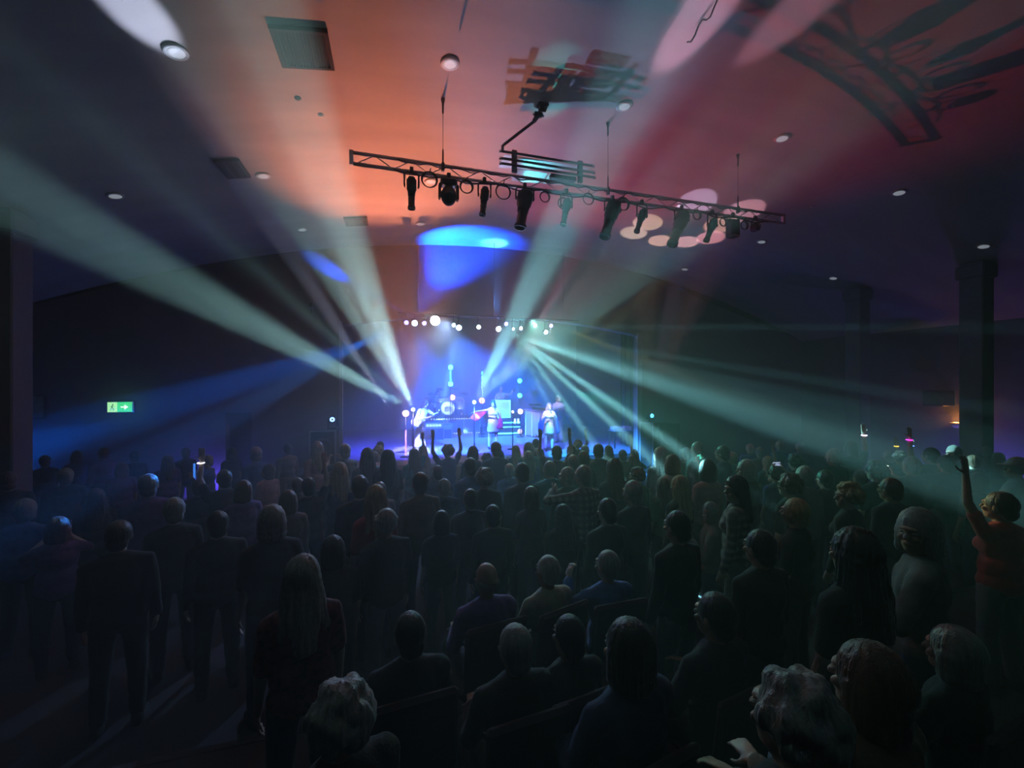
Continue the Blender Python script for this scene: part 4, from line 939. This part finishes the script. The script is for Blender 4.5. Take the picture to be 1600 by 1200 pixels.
# guitarist
build_person('guitarist', dict(L=((-.45, .55, -.55), (.0, .95, .35), (.2, .6, .5), (.3, -.2, 1), 1.), R=((.35, -.1, -1), (-.6, .75, .15), (-.6, .6, 0), (-.3, -1, 0), .8)), turn=.25, tilt=-.45, lean=(0, .16, -.02))
f3 = floor_at(656, 14.2)
t = person('guitarist', f3, pi+.75, 1.02, 'long', 'dark brown', 'bright white', 'bright white', 0, 'guitarist with long dark hair in a white flared jumpsuit at the left of the stage', None, 'jumpsuit_top')
for s in (-1, 1): obj('trouser_flare', MB().lathe([(.068, .46), (.095, .25), (.16, .03), (.15, .03), (.06, .44)], (s*.122, 0, 0), n=20), CL['bright white'], t)
def guitar(loc, rot, lab, col, bass=False):
    t = thing('bass_guitar' if bass else 'electric_guitar', lab, 'guitar', loc); t.rotation_euler = rot
    out = []
    for i in range(28):
        a = 2*pi*i/28; r = .17*(1+.16*cos(2*a)+.05*cos(3*a)-.10*(abs(cos(a)) < .3)); out.append((r*1.15*cos(a)-.18, r*.85*sin(a)))
    b_ = MB(); b_.prism(out, -.022, .022); obj('body', b_, mat('guitar_'+('violet' if bass else 'pale'), col, .25, var=.05, coat=.5), t)
    L = .62 if bass else .5
    obj('neck', MB().box((L/2, 0, 0), (L, .05, .03), bev=.006) if 0 else MB().prism([(-.05, -.027), (L, -.022), (L, .022), (-.05, .027)], -.045, -.018), mat('neck_wood' , (.35, .2, .1), .4, var=.1) if not bass else bpy.data.materials['neck_wood'], t)
    obj('headstock', MB().prism([(L, -.025), (L+.05, -.045), (L+.18, -.04), (L+.2, .01), (L+.15, .04), (L, .025)], -.04, -.018), M['black'], t)
    for i in range(4): obj('tuning_peg', MB().lathe([(0, 0), (.006, 0), (.012, .02), (0, .03)], (L+.04+.035*i, -.03, -.045), (0, -1, -.2), 8), M['chrome'], t)
    for i in range(2): obj('pickup', MB().prism([(-.22+.09*i, -.045), (-.18+.09*i, -.045), (-.18+.09*i, .045), (-.22+.09*i, .045)], -.052, -.022) if 0 else MB().box((-.2+.09*i, -.028, 0), (.035, .02, .085), bev=.004), M['black'], t)
    return t
guitar(f3+Vector((.02, -.42, 1.10)), (0, -.25, .45), 'pale electric guitar held by the long haired guitarist', (.5, .45, .7))
# bass player on the riser, neck of the bass raised to the right
build_person('bassist', dict(L=((-.6, .5, -.1), (-.2, .9, .7), (0, .6, .6), (0, -.3, 1), 1.), R=((.35, -.05, -1), (-.75, .7, .05), (-.6, .6, 0), (-.3, -1, 0), .8)), turn=-.3, tilt=-.1, vox=.012)
f4 = Vector((on_y(783, 650, 19.6).x, 19.6, .95))
tag(obj('riser_block', MB().box((0, 0, .175), (1.3, 1.0, .35), bev=.02), M['case'], None, (f4.x, 19.65, SZ)), 'low dark riser block under the bass player behind the screen', 'riser')
person('bassist', f4, pi, 1.05, 'short', 'blonde', 'lilac', 'lilac', 0, 'bass player in lilac behind the dark haired singer, partly hidden')
guitar(f4+Vector((-.02, -.38, 1.22)), (0, -.62, .1), 'bass guitar with its neck raised to the right behind the singer', (.3, .2, .7), True)
# drummer
build_person('drummer', dict(L=((-.5, .45, -.6), (.2, .8, .5), (.3, 1, .5), (.5, 0, -1), .9), R=((.5, .45, -.6), (-.2, .8, .6), (-.3, 1, .6), (-.5, 0, -1), .9), seat=True), vox=.012)
f5 = Vector((kc.x-.35, 20.35, RZ))
person('drummer', f5, pi, 1.0, 'curly', 'black', 'lilac', 'black', 0, 'drummer in lilac sitting behind the drum kit')
t = thing('drum_stool', 'round black drum stool under the drummer', 'stool', (f5.x, f5.y, RZ))
obj('seat', MB().lathe([(0, .34), (.15, .34), (.17, .36), (.17, .40), (.15, .415), (0, .42)], n=20), M['black'], t)
for a_ in (0, 2.1, 4.2): obj('leg', MB().tube([(0, 0, .34), (.22*cos(a_), .22*sin(a_), .01)], .012, 6), M['chrome'], t)
mic_s = thing('microphone_stand', 'thin microphone stand with a boom at the left of the stage', 'microphone stand', floor_at(644, 15.2))
obj('base', MB().lathe([(0, 0), (.13, 0), (.13, .02), (0, .03)]), M['black'], mic_s); obj('pole', MB().tube([(0, 0, .02), (0, 0, 1.4)], .010, 6), M['black'], mic_s)
obj('boom', MB().tube([(-.1, 0, 1.36), (.35, -.05, 1.55)], .008, 6), M['black'], mic_s); obj('microphone_head', MB().lathe([(0, 0), (.012, 0), (.015, .12), (.025, .14), (0, .17)], (.35, -.05, 1.55), (1, -.1, .3), 12), M['black'], mic_s)
# ---------------------------------------------------------------- the audience
PK = dict(stand=('stand', 0, False, 1), wom=('stand', .0, True, .4), left=('stand', .9, True, 1), right=('stand', -.8, False, .4),
          clap=('clap', .1, True, .35), clapm=('clap', -.5, False, 1), clapl=('clap', 1.1, False, 1), rup=('right_up', 0, True, .3), lup=('left_up', .2, True, .3),
          phone=('phone', 0, True, .4), both=('both_up', 0, True, .3), seated=('seated', .15, False, 1), seath=('seated_hand_up', .35, False, 1), elbow=('elbow_out', .2, False, 1))
for k_, (po, tu, fe, sl_) in PK.items(): build_person('c_'+k_, po, turn=tu, female=fe, sleeve=sl_)
# px, top py, apparent head width, hair, hair colour, pose, top colour, words about the place, yaw
CROWD = [
 (400,699,18,'short','grey','wom','blue','beside the raised hand at the left',.2),(449,694,15,'short','dark brown','stand','grey','',0),(496,691,20,'long','blonde','wom','pink','in front of the left loudspeaker',0),
 (539,694,20,'short','grey','phone','grey','by the left edge of the stage',0),(594,690,14,'short','brown','stand','grey','',0),(591,697,15,'curly','blonde','wom','cream','',0),(585,706,12,'short','reddish','wom','pink','',.2),
 (574,701,24,'long','dark brown','wom','grey','',0),(606,704,30,'long','black','wom','black','at the front left of the stage',0),(647,702,20,'long','brown','rup','teal','under the guitarist',0),(661,697,16,'long','blonde','wom','cream','',.3),
 (700,695,20,'curly','grey','both','blue','under the drum riser',0),(739,698,20,'bob','brown','wom','navy','',0),(775,691,18,'short','brown','stand','navy','below the singer with pink sleeves',0),(760,709,18,'curly','black','wom','black','',0),
 (781,704,17,'long','brown','wom','navy','',0),(806,697,15,'long','blonde','clap','teal','',0),(826,692,19,'bob','grey','wom','teal','',0),(837,686,13,'short','dark brown','stand','teal','',0),(840,701,15,'short','grey','stand','navy','',0),
 (870,697,18,'short','dark brown','both','grey','below the blonde singer',0),(893,696,19,'short','brown','stand','green','',0),(903,688,13,'curly','blonde','rup','green','',0),(914,696,16,'short','grey','wom','green','',0),
 (912,706,17,'bob','brown','wom','green','',0),(896,711,19,'cropped','grey','stand','teal','',0),(935,694,22,'short','black','stand','black','',0),(951,697,18,'long','brown','wom','green','',0),(973,703,15,'short','dark brown','rup','brown','with one arm raised left of the lit phone',0),
 (991,703,19,'long','brown','phone','teal','filming with a white lit phone',-.45),(1032,700,24,'long','grey','wom','grey','right of the lit phone',0),(1072,700,16,'short','dark brown','elbow','grey','in front of the right loudspeaker',0),(1090,691,27,'short','grey','stand','teal','',.4),
 (1130,697,20,'short','dark brown','phone','navy','holding a green lit phone',.45),(1144,707,17,'short','blonde','left','teal','',.4),(1172,694,14,'short','white','stand','blue','',0),(1187,699,12,'short','grey','wom','grey','',0),
 (1218,689,13,'short','white','stand','blue','',.3),(1250,691,14,'cropped','grey','stand','purple','',0),(1303,702,24,'short','grey','stand','black','',0),(1330,691,26,'bob','dark brown','rup','teal','with a thin arm raised high at the right',0),
 (1387,706,16,'short','grey','rup','teal','wearing a yellow glow bracelet',0),(1406,706,18,'curly','dark brown','rup','teal','wearing a blue glow bracelet',0),(1455,700,20,'short','black','lup','black','wearing a magenta glow bracelet',0),(1492,697,20,'short','grey','clapl','teal','lit cyan at the right',.9),
 (1525,690,14,'short','blonde','clap','grey','',0),(1541,697,14,'short','grey','stand','grey','',0),(1520,712,18,'short','brown','stand','black','',.2),
 (325,712,17,'short','grey','clapl','blue','with a blue light stick at the left',.9),(419,727,19,'bob','brown','left','pink','',.2),(531,724,27,'long','blonde','wom','navy','',0),(684,728,20,'short','brown','stand','navy','',0),(735,716,22,'short','dark brown','stand','blue','',0),
 (796,725,19,'short','white','stand','blue','',0),(816,724,25,'short','dark brown','stand','black','',0),(826,706,22,'long','grey','wom','blue','',0),(859,721,21,'cropped','grey','stand','teal','',0),(757,733,27,'curly','grey','wom','black','',0),
 (886,731,22,'short','grey','left','green','',0),(912,728,27,'short','grey','elbow','checked','with an elbow raised',0),(960,718,27,'long','brown','wom','black','',0),(995,732,26,'curly','brown','left','green','',0),(1051,712,27,'bob','reddish','wom','pink','',0),
 (1083,723,24,'bob','black','wom','black','',0),(1106,720,29,'bob','black','wom','pink','',0),(1167,720,31,'bob','grey','left','black','',.3),(1200,714,15,'long','blonde','rup','teal','',.2),(1213,730,25,'curly','dark brown','wom','navy','',0),
 (1243,711,23,'curly','dark brown','phone','black','',0),(1258,729,29,'short','grey','stand','grey','',0),(1370,722,33,'curly','dark brown','wom','black','',0),(1425,714,22,'short','grey','phone','black','with a bright light at the face',0),
 (1590,716,28,'cap','grey','left','grey','wearing a pale cap at the right edge',.4),(1478,712,20,'short','dark brown','stand','black','',0),(1560,708,17,'long','brown','wom','black','',0),
 (465,747,17,'short','brown','stand','brown','',0),(562,744,30,'short','dark brown','stand','black','',0),(594,754,20,'short','brown','stand','grey','',0),(587,760,38,'long','blonde','wom','red','',.1),(657,739,33,'cropped','brown','stand','brown','',0),
 (694,749,23,'short','grey','stand','navy','',0),(450,768,33,'bob','brown','wom','brown','',.1),(380,752,30,'bob','brown','wom','purple','',.2),(425,792,44,'bob','grey','wom','black','',.1),(350,735,26,'short','dark brown','lup','black','with a large raised hand',0),
 (482,747,20,'short','dark brown','rup','black','stretching a dark arm high before the left loudspeaker',0),(604,797,34,'cap','white','stand','black','with a pale peaked cap',0),(990,752,31,'short','grey','stand','black','',.3),(1037,748,22,'long','brown','wom','green','',0),
 (1063,745,28,'long','blonde','wom','black','',.2),(1152,746,42,'long','black','left','checked','',.5),(1112,786,28,'short','grey','clapl','grey','with both hands raised together',.9),(1235,742,36,'curly','brown','wom','black','',.3),(1245,780,38,'short','blonde','wom','black','',.3),
 (1327,757,42,'curly','blonde','left','black','',.3),(1393,748,33,'short','dark brown','stand','black','',.1),(1440,800,66,'bob','grey','clapl','grey','the largest figure at the right, hands raised',.5),(1565,770,40,'short','dark brown','lup','red','raising a yellow lit bare arm at the right',.0),
 (1290,735,24,'short','dark brown','stand','black','',0),(1345,735,22,'short','brown','wom','black','',0),(1530,740,28,'bob','dark brown','wom','black','',0),
 (35,781,30,'short','grey','left','blue','lit bright blue at the far left',-.6),(162,700,16,'short','brown','stand','purple','',0),(190,724,22,'bob','brown','wom','purple','',0),(232,742,33,'short','grey','stand','purple','',0),(102,732,22,'short','grey','stand','black','',0),
 (272,779,32,'short','grey','wom','black','with cyan lit hair at the left',.1),(12,738,24,'short','brown','stand','black','',0),(70,712,16,'short','brown','wom','black','',0),(120,705,15,'bob','dark brown','wom','navy','',0),(210,705,16,'short','dark brown','stand','black','',0),
 (262,712,18,'long','brown','wom','purple','',0),(290,700,15,'short','brown','wom','navy','',0),(362,700,15,'bob','dark brown','wom','navy','',0),(150,765,30,'long','dark brown','wom','black','',0),(310,750,24,'short','brown','stand','black','',0),
 (90,810,38,'bob','brown','phone','purple','holding a dim paper at the left',0),(185,815,38,'short','dark brown','stand','black','',0),(340,800,34,'short','black','stand','black','',0),
 (735,765,26,'short','dark brown','stand','black','',0),(830,762,26,'bob','dark brown','wom','black','',0),(770,790,30,'short','black','stand','black','',0),(880,790,30,'long','black','wom','black','',0),(950,780,30,'short','black','stand','black','',0),
 (690,800,32,'bob','black','wom','black','',0),(1060,800,34,'short','black','stand','black','',0),(1190,830,40,'short','black','stand','black','',0),(1340,830,42,'long','black','wom','black','',0),(520,840,40,'bob','black','wom','black','',0),
 (761,880,40,'fringe','grey','seated','purple','seated leftmost of three in a row',.0),(857,870,44,'cropped','white','seated','cream','seated middle of three in a row',0),(950,862,42,'cropped','grey','seath','blue','seated rightmost of three, hand at the face',0),
 (472,872,66,'long','grey','wom','floral red','large, standing nearest the camera',.05),(530,1075,66,'curly','grey','seated','black','sitting right at the bottom beside the floral shirt',.1),(805,980,42,'short','grey','seated','black','sitting behind the lit seated row in the dark',0),
 (890,965,42,'short','black','seated','black','sitting dark behind the middle seats',0),(985,975,44,'bob','black','seated','navy','sitting dark behind the right seat',0),(1245,1065,66,'curly','grey','seated','black','sitting at the bottom right with tousled hair',-.1),
 (1365,1015,70,'bob','brown','seated','brown','sitting dark at the lower right',0),(1495,985,50,'bob','grey','seated','black','sitting at the far lower right',0),(640,960,44,'short','black','seated','black','sitting in the dark left of the seated row',0),(1120,930,42,'short','black','seated','black','sitting in the dark right of the seated row',0),
]
STAND_D = {472: 2.15, 1440: 2.4, 530: 1.55, 1245: 1.55, 1365: 1.75}
placed = []; info = []
for (px, py, w_, hair, hc_, pose, top, words, yaw) in CROWD:
    d = (.245 if hair in ('long', 'bob', 'curly') else .205)*F/w_
    seat = pose.startswith('seat'); lo, hi = (1.17, 1.36) if seat else (1.50, 1.86)
    if px in STAND_D and py > 790: d = STAND_D[px]
    for _ in range(3):
        pos = P(px, py, d); base = 0. if pos.y > 3.35 else (.45 if pos.y > 1.35 else .9)
        if py > 612 and pos.z-base > hi: d = (CZ-hi+.03-base)*F/(py-600)
        if py > 612 and pos.z-base < lo: d = (CZ-lo-.03-base)*F/(py-600)
    best = None
    for it in range(64):
        dd = d*(1+.006*((it+1)//2)*(1 if it % 2 else -1)); pos = P(px, py, dd)
        base = 0. if pos.y > 3.35 else (.45 if pos.y > 1.35 else .9); hgt = pos.z-base
        gap = min([sqrt((pos.x-q[0])**2+(pos.y-q[1])**2) for q in placed] or [9])
        off = max(0, hgt-hi, lo-hgt); sc_ = min(gap, .52)-off*6-.0008*it
        if best is None or sc_ > best[0]: best = (sc_, dd, pos, base, hgt)
        if gap >= .52 and off == 0: break
    _, d, pos, base, hgt = best; hgt = max(lo*.93, min(hi*1.04, hgt))
    placed.append((pos.x, pos.y, hgt, seat)); info.append((pos, base, hgt))
# labels: what the figure looks like, then where to find it
def band(py): return 'in the far row by the stage' if py < 708 else 'in the second row of heads' if py < 730 else 'in the middle of the crowd' if py < 775 else 'nearer the camera' if py < 860 else 'in the dark seats near the camera'
order = {}
for i, c in enumerate(CROWD):
    order.setdefault(band(c[1]), []).append((c[0], i))
NUM = ['first', 'second', 'third', 'fourth', 'fifth', 'sixth', 'seventh', 'eighth', 'ninth', 'tenth'] + ['%dth' % k for k in range(11, 80)]
for k in (21, 31, 41, 51): NUM[k-1] = '%dst' % k; NUM[k] = '%dnd' % (k+1); NUM[k+1] = '%drd' % (k+2)
rank = {}
for b_, l_ in order.items():
    for n_, (x_, i) in enumerate(sorted(l_)): rank[i] = (NUM[n_], b_)
HW_ = dict(short='short', long='long', bob='bobbed', curly='curly', cropped='cropped', ponytail='tied back', fringe='balding', cap='capped')
SEATS = []; HANDS = {}
rz_ = random.Random(5)
for i, ((px, py, w_, hair, hc_, pose, top, words, yaw), (pos, base, hgt)) in enumerate(zip(CROWD, info)):
    seat = pose.startswith('seat'); s_ = hgt/(1.735 if not seat else 1.305); s_ = min(s_, 1.1)
    hcol = 'grey' if hair == 'cap' and hc_ == 'grey' else hc_
    hw = {'short': 'short %s hair', 'long': 'long %s hair', 'bob': '%s bobbed hair', 'curly': 'curly %s hair', 'cropped': 'cropped %s hair', 'ponytail': 'tied-back %s hair', 'fringe': 'a bald crown and %s fringe', 'cap': 'a %s cap'}[hair] % hc_
    lab = ('person, %s, %s' % (hw, words if words else '%s from left %s' % rank[i]))
    face = atan2(pos.x-.2, 14.5-pos.y)   # everyone looks at the stage
    rot = -face*.8+yaw+rz_.uniform(-.12, .12)
    off = Vector((0, 0, 0))
    hc0 = BODY['c_'+pose]['head'][0]; off = Matrix.Rotation(rot, 3, 'Z') @ Vector((hc0.x*s_, (hc0.y-.02)*s_, 0))
    loc = Vector((pos.x-off.x, pos.y-off.y, base+(pos.z-base-hgt if not seat else 0)))
    loc.z = base
    t = person('c_'+pose, loc, rot, s_, hair, hc_, top, rz_.choice(['navy', 'black', 'grey']), rz_.choice([0, 1, 1, 2]), lab, 'audience facing the stage')
    HANDS[i] = t
    if seat: SEATS.append((loc, rot, s_))
# auditorium seats under those who sit
fab = mat('seat_fabric', (.05, .02, .03), .9, var=.2, scale=30, sheen=.3)
s0 = None
order_s = sorted(range(len(SEATS)), key=lambda k: (SEATS[k][0].x))
for n_, k in enumerate(order_s):
    loc, rot, s_ = SEATS[k]; lab = 'dark upholstered seat under the %s sitting person from the left' % NUM[n_]
    if s0 is None:
        s0 = thing('auditorium_seat', lab, 'seat', loc, rot, 'seats near the camera')
        obj('seat', MB().box((0, .10, .38), (.44, .42, .08), bev=.03), fab, s0)
        obj('backrest', MB().box((0, -.17, .66), (.44, .05, .46), Matrix.Rotation(.12, 3, 'X'), bev=.02), fab, s0)
        for sx in (-1, 1):
            for sy in (-.14, .26): obj('leg', MB().box((sx*.19, sy, .17), (.035, .035, .34)), M['black'], s0)
    else: dup(s0, loc, (0, 0, rot), lab)
# things held up in the crowd
def phone_thing(px, py, d, lab, em, w_=.072, h=.15, land=False, rot=0.):
    p = P(px, py, d); t = thing('smartphone', lab, 'phone', p, rot-.28)
    if land: w_, h = h, w_
    obj('case', MB().box((0, .004, 0), (w_, .008, h), bev=.003), M['black'], t); obj('display', MB().box((0, -.0015, 0), (w_*.92, .003, h*.92)), em, t)
PX = {c[0]: i for i, c in enumerate(CROWD)}
def in_hand(px, local):
    t = HANDS[PX[px]]; return t.location+Matrix.Rotation(t.rotation_euler.z, 3, 'Z') @ (Vector(local)*t.scale[0]), t.rotation_euler.z
def held_phone(px, lab, em, name='smartphone', w_=.16, h=.085):
    p, r = in_hand(px, (0, .40, 1.50)); t = thing(name, lab, 'phone' if name == 'smartphone' else 'paper', p, r)
    obj('case' if name == 'smartphone' else 'sheet', MB().box((0, .004, 0), (w_, .008, h), bev=.003), M['black'] if name == 'smartphone' else em, t)
    if name == 'smartphone': obj('display', MB().box((0, -.0015, 0), (w_*.92, .003, h*.92)), em, t)
held_phone(991, 'white lit smartphone held up in the crowd right of the stage', led('phone_white', (.75, .8, .95), 1.6), w_=.13, h=.16)
held_phone(1130, 'green lit smartphone held sideways by the right group', led('phone_green', (.1, .9, .65), 1.2))
held_phone(1425, 'bright white phone light at the far right of the crowd', led('phone_bright', (1, .95, .8), 3.))
held_phone(1243, 'small dim bluish phone held up in the right group', led('phone_blue', (.5, .6, .9), .8))
held_phone(90, 'dim violet paper sheet held up at the far left', mat('paper', (.5, .45, .7), .8, var=.05), 'paper_sheet', .2, .18)
def bangle(px, side, lab, em):
    p, r = in_hand(px, (side*.248, .092, 1.85)); s_ = HANDS[PX[px]].scale[0]
    o = tag(obj('glow_bracelet', MB().tube([Vector((.037*cos(k*pi/8), .037*sin(k*pi/8), .0)) for k in range(16)], .008, 6, closed=True), em, None, p), lab, 'glow stick', 'glow bracelets in the crowd'); o.scale = (s_,)*3
bangle(1330, 1, 'white and violet glow bracelet on the thin raised arm at the right', led('glow_white', (.8, .7, 1), 5))
bangle(1387, 1, 'yellow glow bracelet above the heads at the right', led('glow_yellow', (1, .7, .05), 3))
bangle(1406, 1, 'blue glow bracelet beside the yellow one', led('glow_blue', (.15, .3, 1), 3))
bangle(1455, -1, 'magenta glow bracelet left of the orange wall lamp', led('glow_magenta', (.9, .05, .9), 3))
bangle(350, -1, 'white glow bracelet on the large raised hand at the left', led('glow_white_left', (.9, .95, 1), 2.5))
p_, r_ = in_hand(325, (0, .245, 1.40))
tag(obj('light_stick', MB().tube([p_-Vector((0, 0, .14)), p_+Vector((0, 0, .16))], .018, 10), led('stick_blue', (.05, .25, 1), 1.1)), 'upright blue light stick held in the crowd at the left', 'glow stick')
